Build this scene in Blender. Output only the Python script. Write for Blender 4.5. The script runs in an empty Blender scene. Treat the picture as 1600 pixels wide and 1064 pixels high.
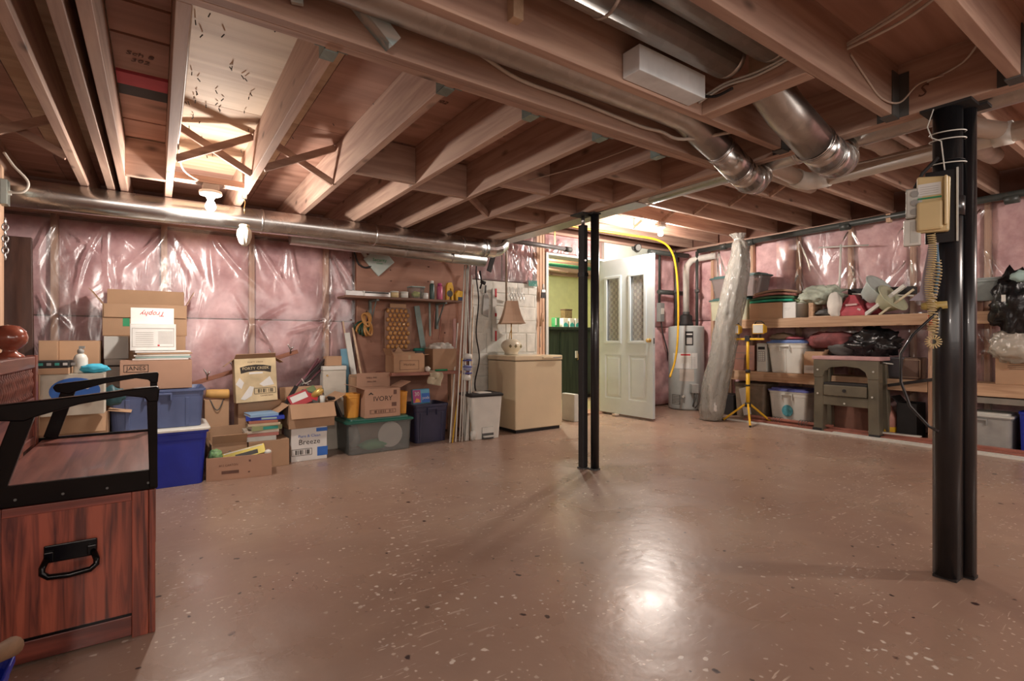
import bpy, bmesh, math, random
from math import sin, cos, pi, radians as R
from mathutils import Vector, Matrix, noise as mn
random.seed(7)
C = bpy.context.scene.collection
S = bpy.context.scene
# ------------------------------------------------------------------ camera
cd = bpy.data.cameras.new('camera'); cam = bpy.data.objects.new('camera', cd); C.objects.link(cam)
YAW = math.atan2(555, 799)
cam.location = (0, 0, 1.0); cam.rotation_euler = (pi/2, 0, -YAW)
cd.sensor_width = 36; cd.lens = 799/1600*36; cd.clip_start = .05; cd.clip_end = 60
S.camera = cam
# ------------------------------------------------------------------ world, exposure
w = bpy.data.worlds.new('world'); S.world = w; w.use_nodes = True
w.node_tree.nodes['Background'].inputs[0].default_value = (.5, .45, .42, 1)
w.node_tree.nodes['Background'].inputs[1].default_value = .3
S.view_settings.view_transform = 'Standard'; S.view_settings.look = 'None'
S.view_settings.gamma = 1; S.view_settings.use_curve_mapping = False
S.view_settings.exposure = 0.97
def lamp(name, loc, power, radius=.05, col=(1, .86, .70)):
    l = bpy.data.lights.new(name, 'POINT'); l.energy = power; l.shadow_soft_size = radius; l.color = col
    o = bpy.data.objects.new(name, l); o.location = loc; C.objects.link(o); return o
def area(name, loc, rot, power, sx, sy, col=(1, .93, .86)):
    l = bpy.data.lights.new(name, 'AREA'); l.shape = 'RECTANGLE'; l.size = sx; l.size_y = sy; l.energy = power; l.color = col
    o = bpy.data.objects.new(name, l); o.location = loc; o.rotation_euler = rot; C.objects.link(o); return o
WARM = (1, .90, .82)
lamp('bulb_light_near_duct', (.28, 3.75, 1.80), 30, .035, WARM)
lamp('bulb_light_by_door', (4.9, 4.08, 2.27), 55, .05, WARM)
lamp('bulb_light_rear_left', (-.5, -1.5, 1.85), 45, .10, WARM)
lamp('bulb_light_rear_right', (4.7, -1.0, 2.25), 58, .08, WARM)
lamp('bulb_light_side_room', (5.1, 6.5, 2.2), 75, .10, (1, .95, .74))
area('added_fill_rear', (1.6, -2.2, 1.5), (R(90), 0, 0), 20, 4.5, 1.0, (1, .92, .86))  # added soft fill behind the camera, not a fixture of the basement
# ------------------------------------------------------------------ geometry helpers
FX, FY = sin(YAW), cos(YAW)
def ray(u, v):
    a, b = 799, u-800
    return FX*a+FY*b, FY*a-FX*b, 532-v
def Xat(u, y): r = ray(u, 0); return y*r[0]/r[1]
def Yat(u, x): r = ray(u, 0); return x*r[1]/r[0]
def ZB(u, v, y): r = ray(u, v); return 1+r[2]*y/r[1]
def ZR(u, v, x): r = ray(u, v); return 1+r[2]*x/r[0]
def flr(u, v, z=0): r = ray(u, v); t = (z-1)/r[2]; return (r[0]*t, r[1]*t, z)
def PB(u, v, y): r = ray(u, v); t = y/r[1]; return Vector((r[0]*t, y, 1+r[2]*t))
def PR(u, v, x): r = ray(u, v); t = x/r[0]; return Vector((x, r[1]*t, 1+r[2]*t))

class MB:
    def __init__(s, M=None): s.b = bmesh.new(); s.M = M or Matrix()
    def V(s, p): return s.b.verts.new(s.M @ Vector(p))
    def F(s, vs, smooth=False):
        try: f = s.b.faces.new(vs); f.smooth = smooth; return f
        except ValueError: return None
    def hexa(s, p):
        v = [s.V(q) for q in p]
        for f in ((3,2,1,0),(4,5,6,7),(0,1,5,4),(1,2,6,5),(2,3,7,6),(3,0,4,7)): s.F([v[i] for i in f])
        return s
    def box(s, x0, x1, y0, y1, z0, z1):
        if x0 > x1: x0, x1 = x1, x0
        if y0 > y1: y0, y1 = y1, y0
        if z0 > z1: z0, z1 = z1, z0
        return s.hexa([(x0,y0,z0),(x1,y0,z0),(x1,y1,z0),(x0,y1,z0),(x0,y0,z1),(x1,y0,z1),(x1,y1,z1),(x0,y1,z1)])
    def cbox(s, c, size, rot=(0,0,0)):
        from mathutils import Euler
        m = Matrix.Translation(c) @ Euler(rot).to_matrix().to_4x4()
        old = s.M; s.M = old @ m; a, b, c2 = size[0]/2, size[1]/2, size[2]/2
        s.box(-a, a, -b, b, -c2, c2); s.M = old; return s
    def beam(s, p0, p1, wd, th, up=(0,0,1)):
        p0, p1 = Vector(p0), Vector(p1); d = (p1-p0).normalized(); up = Vector(up)
        if abs(d.dot(up)) > .98: up = Vector((1,0,0))
        r = d.cross(up).normalized(); u = r.cross(d)
        q = []
        for p in (p0, p1):
            q.append([p+r*a*wd/2+u*b*th/2 for a, b in ((-1,-1),(1,-1),(1,1),(-1,1))])
        return s.hexa(q[0]+q[1])
    def tube(s, pts, r, seg=12, cap=True, smooth=True):
        pts = [Vector(p) for p in pts]; n = len(pts); rr = r if isinstance(r, (list, tuple)) else [r]*n
        rings = []; prev = None
        for i, p in enumerate(pts):
            d = (pts[min(i+1, n-1)]-pts[max(i-1, 0)])
            if d.length < 1e-9: d = Vector((0,0,1))
            d.normalize()
            if prev is None:
                a = Vector((0,0,1)) if abs(d.z) < .9 else Vector((1,0,0)); x = d.cross(a).normalized()
            else:
                x = prev-d*prev.dot(d)
                x = x.normalized() if x.length > 1e-6 else d.orthogonal().normalized()
            prev = x; y = d.cross(x)
            rings.append([s.V(p+(x*cos(2*pi*k/seg)+y*sin(2*pi*k/seg))*rr[i]) for k in range(seg)])
        for a, b in zip(rings, rings[1:]):
            for k in range(seg): s.F([a[k], a[(k+1) % seg], b[(k+1) % seg], b[k]], smooth)
        if cap: s.F(list(reversed(rings[0]))); s.F(rings[-1])
        return s
    def lathe(s, prof, c=(0,0,0), seg=20, cap=True, smooth=True, flute=0, nf=0, sq=0):
        rings = []
        for r, z in prof:
            ring = []
            for k in range(seg):
                a = 2*pi*k/seg; q = r*(1+flute*sin(nf*a))
                if sq: q = q/((abs(cos(a))**sq+abs(sin(a))**sq)**(1/sq))
                ring.append(s.V((c[0]+q*cos(a), c[1]+q*sin(a), c[2]+z)))
            rings.append(ring)
        for a, b in zip(rings, rings[1:]):
            for k in range(seg): s.F([a[k], a[(k+1) % seg], b[(k+1) % seg], b[k]], smooth)
        if cap: s.F(list(reversed(rings[0]))); s.F(rings[-1])
        return s
    def loft(s, rings, cap=True, smooth=False):
        rr = [[s.V(p) for p in r] for r in rings]; n = len(rr[0])
        for a, b in zip(rr, rr[1:]):
            for k in range(n): s.F([a[k], a[(k+1) % n], b[(k+1) % n], b[k]], smooth)
        if cap: s.F(list(reversed(rr[0]))); s.F(rr[-1])
        return s
    def prism(s, poly, y0, y1):          # polygon in x,z extruded along y
        return s.loft([[(x, y0, z) for x, z in poly], [(x, y1, z) for x, z in poly]])
    def grid(s, fn, nu, nv, smooth=True):
        g = [[s.V(fn(i/nu, j/nv)) for j in range(nv+1)] for i in range(nu+1)]
        for i in range(nu):
            for j in range(nv): s.F([g[i][j], g[i+1][j], g[i+1][j+1], g[i][j+1]], smooth)
        return s
    def blob(s, c, size, seed=0, amp=.25, freq=2.2, sub=3, flat=.0):
        r = bmesh.ops.create_icosphere(s.b, subdivisions=sub, radius=1)
        for v in r['verts']:
            p = v.co.copy(); o = Vector((seed*3.1, seed*1.7, seed))
            n = mn.fractal(p*freq+o, 1, 2, 3); rg = 1-abs(mn.noise(p*freq*1.7+o*2))*2
            k = 1+amp*(n*.8+rg*.35)
            q = Vector((p.x*size[0]/2*k, p.y*size[1]/2*k, p.z*size[2]/2*k))
            if q.z < -size[2]/2*(1-flat): q.z = -size[2]/2*(1-flat)
            v.co = s.M @ (q+Vector(c))
        for v in r['verts']:
            for f in v.link_faces: f.smooth = True
        return s
    def done(s, name, mat, parent=None, bev=0, kind=None, label=None, seg=2, recalc=True):
        if recalc: bmesh.ops.recalc_face_normals(s.b, faces=s.b.faces)
        me = bpy.data.meshes.new(name); s.b.to_mesh(me); s.b.free()
        o = bpy.data.objects.new(name, me); C.objects.link(o)
        if mat: me.materials.append(mat)
        if parent: o.parent = parent
        if bev:
            m = o.modifiers.new('bevel', 'BEVEL'); m.width = bev; m.segments = seg; m.limit_method = 'ANGLE'; m.angle_limit = R(40)
        if kind: o['kind'] = kind
        if label: o['label'] = label
        return o
def thing(name, label, cat, loc=(0,0,0), rz=0, group=None):
    o = bpy.data.objects.new(name, None); o.empty_display_size = .1; C.objects.link(o)
    o.location = loc; o.rotation_euler = (0, 0, rz); o['label'] = label; o['category'] = cat
    if group: o['group'] = group
    return o
def tag(o, label, cat, group=None):
    o['label'] = label; o['category'] = cat
    if group: o['group'] = group
    return o
def inst(o, loc=None, parent='same', rot=None):
    c = o.copy(); C.objects.link(c)
    if parent != 'same': c.parent = parent
    if loc is not None: c.location = loc
    if rot is not None: c.rotation_euler = rot
    return c
def copy_tree(o, loc, rz=None, parent=None):
    c = o.copy(); C.objects.link(c)
    if parent: c.parent = parent
    else:
        c.location = loc
        if rz is not None: c.rotation_euler = (0, 0, rz)
    for ch in list(o.children): copy_tree(ch, None, None, c)
    return c
def text(s, size, M, mat, parent, name='lettering', ext=.0006, align='CENTER', shear=0, sx=1):
    cu = bpy.data.curves.new('t', 'FONT'); cu.body = s; cu.size = size; cu.extrude = ext; cu.align_x = align; cu.align_y = 'CENTER'; cu.shear = shear; cu.resolution_u = 2
    t = bpy.data.objects.new('t', cu); C.objects.link(t)
    dg = bpy.context.evaluated_depsgraph_get(); me = bpy.data.meshes.new_from_object(t.evaluated_get(dg))
    bpy.data.objects.remove(t); bpy.data.curves.remove(cu)
    me.transform(Matrix.Diagonal((sx, 1, 1, 1))); me.transform(M); me.materials.clear(); me.materials.append(mat); me.name = name
    o = bpy.data.objects.new(name, me); C.objects.link(o)
    if parent: o.parent = parent
    return o
def front(x, y, z, roll=0):   # text matrix: lies in xz plane facing -y
    return Matrix.Translation((x, y, z)) @ Matrix.Rotation(roll, 4, 'Y') @ Matrix.Rotation(pi/2, 4, 'X')
# ------------------------------------------------------------------ materials
def newmat(name):
    m = bpy.data.materials.new(name); m.use_nodes = True; nt = m.node_tree
    return m, nt, nt.nodes['Principled BSDF']
def nd(nt, t, **kw):
    n = nt.nodes.new(t)
    for k, v in kw.items():
        if k.startswith('i_'): n.inputs[k[2:].replace('_', ' ')].default_value = v
        else: setattr(n, k, v)
    return n
def plain(name, col, rough=.6, metal=0, var=.12, scale=9, bump=0, alpha=1, trans=0, spec=.5, coat=0, bscale=None, rand=0, emis=0, sss=0):
    m, nt, b = newmat(name); L = nt.links
    b.inputs['Roughness'].default_value = rough; b.inputs['Metallic'].default_value = metal
    b.inputs['Specular IOR Level'].default_value = spec
    b.inputs['Coat Weight'].default_value = coat
    if alpha < 1: b.inputs['Alpha'].default_value = alpha
    if trans: b.inputs['Transmission Weight'].default_value = trans
    tc = nd(nt, 'ShaderNodeTexCoord')
    n = nd(nt, 'ShaderNodeTexNoise'); n.inputs['Scale'].default_value = scale; n.inputs['Detail'].default_value = 4
    L.new(tc.outputs['Object'], n.inputs['Vector'])
    r = nd(nt, 'ShaderNodeMapRange'); r.inputs['From Min'].default_value = .3; r.inputs['From Max'].default_value = .7
    r.inputs['To Min'].default_value = 1-var; r.inputs['To Max'].default_value = 1+var
    L.new(n.outputs['Fac'], r.inputs['Value'])
    mu = nd(nt, 'ShaderNodeVectorMath', operation='SCALE'); mu.inputs[0].default_value = col[:3]
    L.new(r.outputs['Result'], mu.inputs['Scale'])
    L.new(mu.outputs['Vector'], b.inputs['Base Color'])
    if rand:
        oi = nd(nt, 'ShaderNodeObjectInfo'); rr = nd(nt, 'ShaderNodeMapRange'); rr.inputs['To Min'].default_value = 1-rand; rr.inputs['To Max'].default_value = 1+rand
        L.new(oi.outputs['Random'], rr.inputs['Value']); m2 = nd(nt, 'ShaderNodeVectorMath', operation='SCALE')
        L.new(mu.outputs['Vector'], m2.inputs[0]); L.new(rr.outputs['Result'], m2.inputs['Scale']); L.new(m2.outputs['Vector'], b.inputs['Base Color'])
    if bump:
        n2 = nd(nt, 'ShaderNodeTexNoise'); n2.inputs['Scale'].default_value = bscale or scale*3; n2.inputs['Detail'].default_value = 5
        L.new(tc.outputs['Object'], n2.inputs['Vector'])
        bp = nd(nt, 'ShaderNodeBump'); bp.inputs['Strength'].default_value = min(1, bump*10); bp.inputs['Distance'].default_value = bump*.1
        L.new(n2.outputs['Fac'], bp.inputs['Height']); L.new(bp.outputs['Normal'], b.inputs['Normal'])
    if emis:
        b.inputs['Emission Color'].default_value = (*col[:3], 1); b.inputs['Emission Strength'].default_value = emis
    return m
def wood(name, c1, c2, axis, rough=.7, scale=1.0, rand=.15, knots=True, coat=0):
    m, nt, b = newmat(name); L = nt.links; b.inputs['Roughness'].default_value = rough; b.inputs['Coat Weight'].default_value = coat
    tc = nd(nt, 'ShaderNodeTexCoord'); mp = nd(nt, 'ShaderNodeMapping')
    oi = nd(nt, 'ShaderNodeObjectInfo'); ad = nd(nt, 'ShaderNodeVectorMath', operation='SCALE'); ad.inputs[0].default_value = (7, 5, 3)
    L.new(oi.outputs['Random'], ad.inputs['Scale']); L.new(ad.outputs['Vector'], mp.inputs['Location'])
    sc = [26*scale]*3; sc['xyz'.index(axis)] = 1.6*scale; mp.inputs['Scale'].default_value = sc
    L.new(tc.outputs['Object'], mp.inputs['Vector'])
    n = nd(nt, 'ShaderNodeTexNoise'); n.inputs['Scale'].default_value = 1; n.inputs['Detail'].default_value = 5; n.inputs['Distortion'].default_value = .6
    L.new(mp.outputs['Vector'], n.inputs['Vector'])
    cr = nd(nt, 'ShaderNodeValToRGB'); e = cr.color_ramp.elements
    e[0].position = .36; e[0].color = (*c2, 1); e[1].position = .62; e[1].color = (*c1, 1)
    L.new(n.outputs['Fac'], cr.inputs['Fac']); out = cr.outputs['Color']
    if knots:
        mp2 = nd(nt, 'ShaderNodeMapping'); sc = [7*scale]*3; sc['xyz'.index(axis)] = 3.2*scale; mp2.inputs['Scale'].default_value = sc
        L.new(tc.outputs['Object'], mp2.inputs['Vector']); L.new(ad.outputs['Vector'], mp2.inputs['Location'])
        v = nd(nt, 'ShaderNodeTexVoronoi'); v.inputs['Scale'].default_value = 1; L.new(mp2.outputs['Vector'], v.inputs['Vector'])
        r = nd(nt, 'ShaderNodeMapRange'); r.inputs['From Min'].default_value = .05; r.inputs['From Max'].default_value = .16; r.inputs['To Min'].default_value = .35
        L.new(v.outputs['Distance'], r.inputs['Value'])
        mm = nd(nt, 'ShaderNodeVectorMath', operation='SCALE'); L.new(out, mm.inputs[0]); L.new(r.outputs['Result'], mm.inputs['Scale']); out = mm.outputs['Vector']
    rr = nd(nt, 'ShaderNodeMapRange'); rr.inputs['To Min'].default_value = 1-rand; rr.inputs['To Max'].default_value = 1+rand
    L.new(oi.outputs['Random'], rr.inputs['Value']); m2 = nd(nt, 'ShaderNodeVectorMath', operation='SCALE')
    L.new(out, m2.inputs[0]); L.new(rr.outputs['Result'], m2.inputs['Scale']); L.new(m2.outputs['Vector'], b.inputs['Base Color'])
    bp = nd(nt, 'ShaderNodeBump'); bp.inputs['Strength'].default_value = .25; bp.inputs['Distance'].default_value = .003
    L.new(n.outputs['Fac'], bp.inputs['Height']); L.new(bp.outputs['Normal'], b.inputs['Normal'])
    return m
J1, J2 = (.50, .335, .25), (.36, .22, .165)
WX = wood('lumber_x', J1, J2, 'x'); WY = wood('lumber_y', J1, J2, 'y'); WZ = wood('lumber_z', (.60, .40, .27), (.46, .28, .18), 'z')
WPALE = wood('lumber_pale', (.68, .50, .34), (.55, .38, .25), 'y')
PLY = wood('plywood_sheet', (.46, .27, .20), (.33, .18, .13), 'x', scale=.45, rand=.12)
PLY_LIT = wood('plywood_painted_lit', (.62, .47, .32), (.45, .31, .20), 'x', scale=.4, rand=.03)  # paler plywood copy with the bulb's light painted into its colour
PLYW = wood('plywood_wall', (.42, .22, .15), (.32, .16, .11), 'x', scale=.35)
def galv(name, col=(.55, .53, .50), rough=.3):
    m, nt, b = newmat(name); L = nt.links; b.inputs['Metallic'].default_value = 1
    tc = nd(nt, 'ShaderNodeTexCoord'); v = nd(nt, 'ShaderNodeTexVoronoi'); v.inputs['Scale'].default_value = 28; L.new(tc.outputs['Object'], v.inputs['Vector'])
    n = nd(nt, 'ShaderNodeTexNoise'); n.inputs['Scale'].default_value = 5; L.new(tc.outputs['Object'], n.inputs['Vector'])
    r = nd(nt, 'ShaderNodeMapRange'); r.inputs['To Min'].default_value = rough-.1; r.inputs['To Max'].default_value = rough+.18
    L.new(n.outputs['Fac'], r.inputs['Value']); L.new(r.outputs['Result'], b.inputs['Roughness'])
    mx = nd(nt, 'ShaderNodeMix', data_type='RGBA'); mx.inputs[6].default_value = (*[c*.82 for c in col], 1); mx.inputs[7].default_value = (*col, 1)
    L.new(v.outputs['Color'], mx.inputs[0]); L.new(mx.outputs[2], b.inputs['Base Color'])
    bp = nd(nt, 'ShaderNodeBump'); bp.inputs['Strength'].default_value = .2; bp.inputs['Distance'].default_value = .01
    L.new(n.outputs['Fac'], bp.inputs['Height']); L.new(bp.outputs['Normal'], b.inputs['Normal'])
    return m
GALV = galv('galvanised_steel'); GALVB = galv('bright_galvanised', (.68, .68, .66), .22)
HANG = galv('joist_hanger_steel', (.30, .36, .33), .4)
def pinkmat():
    m, nt, b = newmat('pink_insulation'); L = nt.links; b.inputs['Roughness'].default_value = .95
    tc = nd(nt, 'ShaderNodeTexCoord'); n = nd(nt, 'ShaderNodeTexNoise'); n.inputs['Scale'].default_value = 4; n.inputs['Detail'].default_value = 7; n.inputs['Roughness'].default_value = .62
    L.new(tc.outputs['Object'], n.inputs['Vector']); cr = nd(nt, 'ShaderNodeValToRGB'); e = cr.color_ramp.elements
    e[0].position = .33; e[0].color = (.45, .23, .24, 1); e[1].position = .68; e[1].color = (.85, .58, .58, 1)
    L.new(n.outputs['Fac'], cr.inputs['Fac']); L.new(cr.outputs['Color'], b.inputs['Base Color'])
    bp = nd(nt, 'ShaderNodeBump'); bp.inputs['Strength'].default_value = .6; bp.inputs['Distance'].default_value = .02
    L.new(n.outputs['Fac'], bp.inputs['Height']); L.new(bp.outputs['Normal'], b.inputs['Normal']); return m
PINK = pinkmat()
def film(name, milk=.16, col=(.85, .80, .80), rough=.16, bsc=(6, 6, 1.6), bd=.02, gl=1.0):
    m = bpy.data.materials.new(name); m.use_nodes = True; nt = m.node_tree; nt.nodes.clear(); L = nt.links
    out = nd(nt, 'ShaderNodeOutputMaterial'); tr = nd(nt, 'ShaderNodeBsdfTransparent'); tr.inputs[0].default_value = (.96, .94, .94, 1)
    df = nd(nt, 'ShaderNodeBsdfDiffuse'); df.inputs[0].default_value = (*col, 1); g = nd(nt, 'ShaderNodeBsdfGlossy'); g.inputs['Roughness'].default_value = rough; g.inputs[0].default_value = (gl, gl, gl, 1)
    tc = nd(nt, 'ShaderNodeTexCoord'); mp = nd(nt, 'ShaderNodeMapping'); mp.inputs['Scale'].default_value = bsc; L.new(tc.outputs['Object'], mp.inputs['Vector'])
    n = nd(nt, 'ShaderNodeTexNoise'); n.inputs['Scale'].default_value = 1.5; n.inputs['Detail'].default_value = 3; n.inputs['Distortion'].default_value = 1.2; L.new(mp.outputs['Vector'], n.inputs['Vector'])
    bp = nd(nt, 'ShaderNodeBump'); bp.inputs['Strength'].default_value = .9; bp.inputs['Distance'].default_value = bd; L.new(n.outputs['Fac'], bp.inputs['Height'])
    L.new(bp.outputs['Normal'], g.inputs['Normal'])
    fr = nd(nt, 'ShaderNodeFresnel'); fr.inputs[0].default_value = 1.5; L.new(bp.outputs['Normal'], fr.inputs['Normal'])
    m1 = nd(nt, 'ShaderNodeMixShader'); m1.inputs[0].default_value = milk; L.new(tr.outputs[0], m1.inputs[1]); L.new(df.outputs[0], m1.inputs[2])
    ma = nd(nt, 'ShaderNodeMath', operation='MULTIPLY_ADD'); ma.inputs[1].default_value = 1.0; ma.inputs[2].default_value = .035; ma.use_clamp = True; L.new(fr.outputs[0], ma.inputs[0])
    m2 = nd(nt, 'ShaderNodeMixShader'); L.new(ma.outputs[0], m2.inputs[0]); L.new(m1.outputs[0], m2.inputs[1]); L.new(g.outputs[0], m2.inputs[2])
    L.new(m2.outputs[0], out.inputs[0]); return m
FILM = film('vapour_barrier_film', .10, (.85, .78, .78), .17, (4, 4, 1.2), .006); BAGFILM = film('clear_plastic_wrap', .38, (.66, .65, .58), .18, (16, 16, 9), .05)
CLEAR = film('clear_tote_plastic', .15, (.62, .68, .64), .2, (3, 3, 3), .001, .5)
def floormat():
    m, nt, b = newmat('painted_concrete'); L = nt.links; tc = nd(nt, 'ShaderNodeTexCoord'); P = tc.outputs['Object']
    def noise(sc, det=4, dist=0, mpsc=None, rot=0):
        n = nd(nt, 'ShaderNodeTexNoise'); n.inputs['Scale'].default_value = sc; n.inputs['Detail'].default_value = det; n.inputs['Distortion'].default_value = dist
        if mpsc:
            mp = nd(nt, 'ShaderNodeMapping'); mp.inputs['Scale'].default_value = mpsc; mp.inputs['Rotation'].default_value = (0, 0, rot); L.new(P, mp.inputs['Vector']); L.new(mp.outputs['Vector'], n.inputs['Vector'])
        else: L.new(P, n.inputs['Vector'])
        return n.outputs['Fac']
    def rng(x, a, b_, c=0, d=1):
        r = nd(nt, 'ShaderNodeMapRange'); r.inputs['From Min'].default_value = a; r.inputs['From Max'].default_value = b_; r.inputs['To Min'].default_value = c; r.inputs['To Max'].default_value = d
        L.new(x, r.inputs['Value']); return r.outputs['Result']
    def mul(a, b_):
        q = nd(nt, 'ShaderNodeMath', operation='MULTIPLY'); L.new(a, q.inputs[0]); L.new(b_, q.inputs[1]); return q.outputs[0]
    cur = None
    def mix(fac, a, bcol):
        x = nd(nt, 'ShaderNodeMix', data_type='RGBA'); L.new(fac, x.inputs[0])
        if isinstance(a, tuple): x.inputs[6].default_value = (*a, 1)
        else: L.new(a, x.inputs[6])
        x.inputs[7].default_value = (*bcol, 1); return x.outputs[2]
    c = mix(rng(noise(.9, 5), .35, .65), (.315, .203, .150), (.40, .285, .215))
    c = mix(rng(noise(2.2, 5, .3), .45, .8, 0, .5), c, (.245, .155, .125))
    # scuffs: short pale scratches in several directions
    for k, (rot, th) in enumerate(((.3, .70), (1.4, .71), (2.3, .705), (.9, .72))):
        s1 = rng(noise(1, 2, .8, (5.5+k, 85, 1), rot), th-.025, th-.005, 0, .8)
        s1 = mul(s1, rng(noise(1.3+.3*k, 2), .55, .60)); c = mix(s1, c, (.66, .55, .46))
    for k, (sc, th, col, dens) in enumerate(((20, .19, (.70, .62, .54), .565), (13, .10, (.035, .02, .02), .56), (7, .095, (.04, .02, .02), .53), (34, .20, (.64, .54, .46), .56), (11, .07, (.55, .50, .46), .58))):
        v = nd(nt, 'ShaderNodeTexVoronoi'); v.inputs['Scale'].default_value = sc; 
        mp = nd(nt, 'ShaderNodeMapping'); mp.inputs['Location'].default_value = (k*3.3, k, 0); L.new(P, mp.inputs['Vector'])
        n2 = nd(nt, 'ShaderNodeTexNoise'); n2.inputs['Scale'].default_value = 30; L.new(P, n2.inputs['Vector'])
        vm = nd(nt, 'ShaderNodeVectorMath', operation='MULTIPLY_ADD'); vm.inputs[1].default_value = (.03, .03, .03); L.new(n2.outputs['Color'], vm.inputs[0]); L.new(mp.outputs['Vector'], vm.inputs[2])
        L.new(vm.outputs['Vector'], v.inputs['Vector'])
        f = mul(rng(v.outputs['Distance'], th, th*.7), rng(noise(1.7+k*.7, 3), dens-.06, dens)); c = mix(f, c, col)
    L.new(c, b.inputs['Base Color'])
    L.new(rng(noise(2.2, 6, .5), .3, .7, .22, .40), b.inputs['Roughness'])
    b.inputs['Specular IOR Level'].default_value = .55
    bp = nd(nt, 'ShaderNodeBump'); bp.inputs['Strength'].default_value = .25; bp.inputs['Distance'].default_value = .006
    L.new(noise(14, 6), bp.inputs['Height']); L.new(bp.outputs['Normal'], b.inputs['Normal']); return m
FLOOR = floormat()
CARD = plain('cardboard', (.46, .29, .175), .85, var=.08, scale=5, bump=.01, rand=.14)
CARDP = plain('cardboard_pinkish', (.44, .265, .18), .85, var=.07, scale=5, bump=.01)
CARDD = plain('cardboard_inside', (.30, .18, .11), .9)
TAPE = plain('packing_tape', (.55, .42, .27), .25, var=.05)
WHITE = plain('white_print', (.72, .72, .69), .6, var=.06)
WPLAS = plain('white_plastic', (.70, .70, .64), .35, var=.05)
CREAM = plain('cream_enamel', (.74, .62, .42), .3, var=.05, scale=3, coat=.3)
INK = plain('black_ink', (.03, .025, .02), .7); REDINK = plain('red_ink', (.5, .03, .04), .6); BLUEINK = plain('blue_ink', (.03, .15, .55), .5)
GREYINK = plain('grey_print', (.45, .43, .40), .7); BROWNINK = plain('brown_ink', (.14, .07, .05), .7); GREENINK = plain('green_ink', (.03, .28, .12), .6)
BLUE = plain('blue_plastic', (.012, .03, .36), .35, var=.08); SLATE = plain('slate_blue_plastic', (.095, .13, .26), .45, var=.08)
NAVY = plain('navy_plastic', (.035, .035, .075), .4, var=.1); GREEN = plain('green_lid_plastic', (.01, .10, .07), .4)
BLACK = plain('black_paint', (.012, .012, .014), .3, var=.15, coat=.2); BLACKM = plain('black_matte', (.02, .018, .018), .7)
GREY = plain('grey_plastic', (.33, .33, .31), .5); LGREY = plain('pale_grey_plastic', (.55, .55, .50), .45, var=.06); DGREY = plain('dark_grey', (.09, .09, .085), .6)
YEL = plain('yellow_plastic', (.72, .42, .02), .4); ORANGE = plain('orange_plastic', (.72, .33, .05), .45); RED = plain('red_plastic', (.42, .05, .06), .45)
TEAL = plain('teal_plastic', (.03, .30, .25), .45); TEALP = plain('pale_teal', (.35, .50, .47), .6); BRASS = plain('brass', (.7, .5, .22), .25, metal=1)
STEEL = plain('steel', (.55, .55, .54), .3, metal=1); IVORYP = plain('ivory_plastic', (.66, .52, .27), .35, var=.05, coat=.3)
PVC = plain('pvc_pipe', (.52, .42, .34), .4, var=.06); PVCW = plain('white_pvc', (.68, .66, .60), .35)
CLOTHW = plain('white_cloth', (.68, .66, .60), .9, bump=.03); CLOTHB = plain('brown_cloth', (.30, .22, .15), .95, bump=.03); CLOTHG = plain('sage_cloth', (.38, .42, .34), .9, var=.35, bump=.03)
COPPER = plain('copper_brown_strip', (.36, .14, .10), .45, var=.15)
FOAM = plain('white_foam', (.76, .82, .84), .8, bump=.01); BAGB = plain('black_bag_plastic', (.008, .008, .009), .28, spec=.5, bump=.12, bscale=9)
AMBER = plain('amber_plastic', (.50, .25, .08), .15, coat=.6)
# ================================================================== SETTING
def struct(o): o['kind'] = 'structure'; return o
HB = 1.985       # underside of the low joists
HR = 2.40        # underside of the joists in the right bay
YB = 5.15; XR = 6.70; GX = 2.70
fl = struct(MB().box(-3.0, XR+.1, -3.0, 9.0, -.1, 0).done('floor', FLOOR))
# ---- ceiling
ce = struct(bpy.data.objects.new('ceiling', None)); C.objects.link(ce)
def part(name, m, mb, parent=ce, bev=0, **k): return mb.done(name, m, parent, bev, **k)
zt = HB+.235
# subfloor sheets: low bay
xs = [-3.0, -1.78, -.56, .66, 1.88, 2.70]
for i in range(5):
    for y0, y1 in ((-3, -.6), (-.6, 1.84), (1.84, 3.06), (3.06, 4.28), (4.28, YB)):
        lit = i in (2,) and y0 in (1.84, 3.06)  # sheets around the near bulb get the painted-bright plywood
        part('plywood_sheet', PLY_LIT if lit else PLY, MB().box(xs[i]+.002, xs[i+1]-.002, y0+.002, y1-.002, zt, zt+.016))
for x0 in (2.70, 3.92, 5.14):
    for y0, y1 in ((-3, -.6), (-.6, 1.84), (1.84, 4.28), (4.28, YB)):
        part('plywood_sheet', PLY, MB().box(x0+.002, (x0+1.22 if x0<5 else XR)-.002, y0+.002, y1-.002, HR+.235, HR+.251))
# left end: plank subfloor with a pink foam strip and dark gap boards
for k, (y0, y1, m) in enumerate(((1.95, 2.25, PLY), (2.27, 2.5, PLYW), (2.52, 2.84, PLY), (3.12, 3.45, PLY), (3.47, 3.75, PLY))):
    part('subfloor_board', m, MB().box(-.150, .043, y0, y1, zt-.018, zt-.002))
part('foam_strip', plain('pink_foam_board', (.55, .10, .13), .8), MB().box(-.150, .043, 2.86, 2.99, zt-.024, zt-.004), label='pink foam strip above the joists')
part('tar_paper', BLACKM, MB().box(-.150, .043, 2.99, 3.12, zt-.02, zt-.003))
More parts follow.
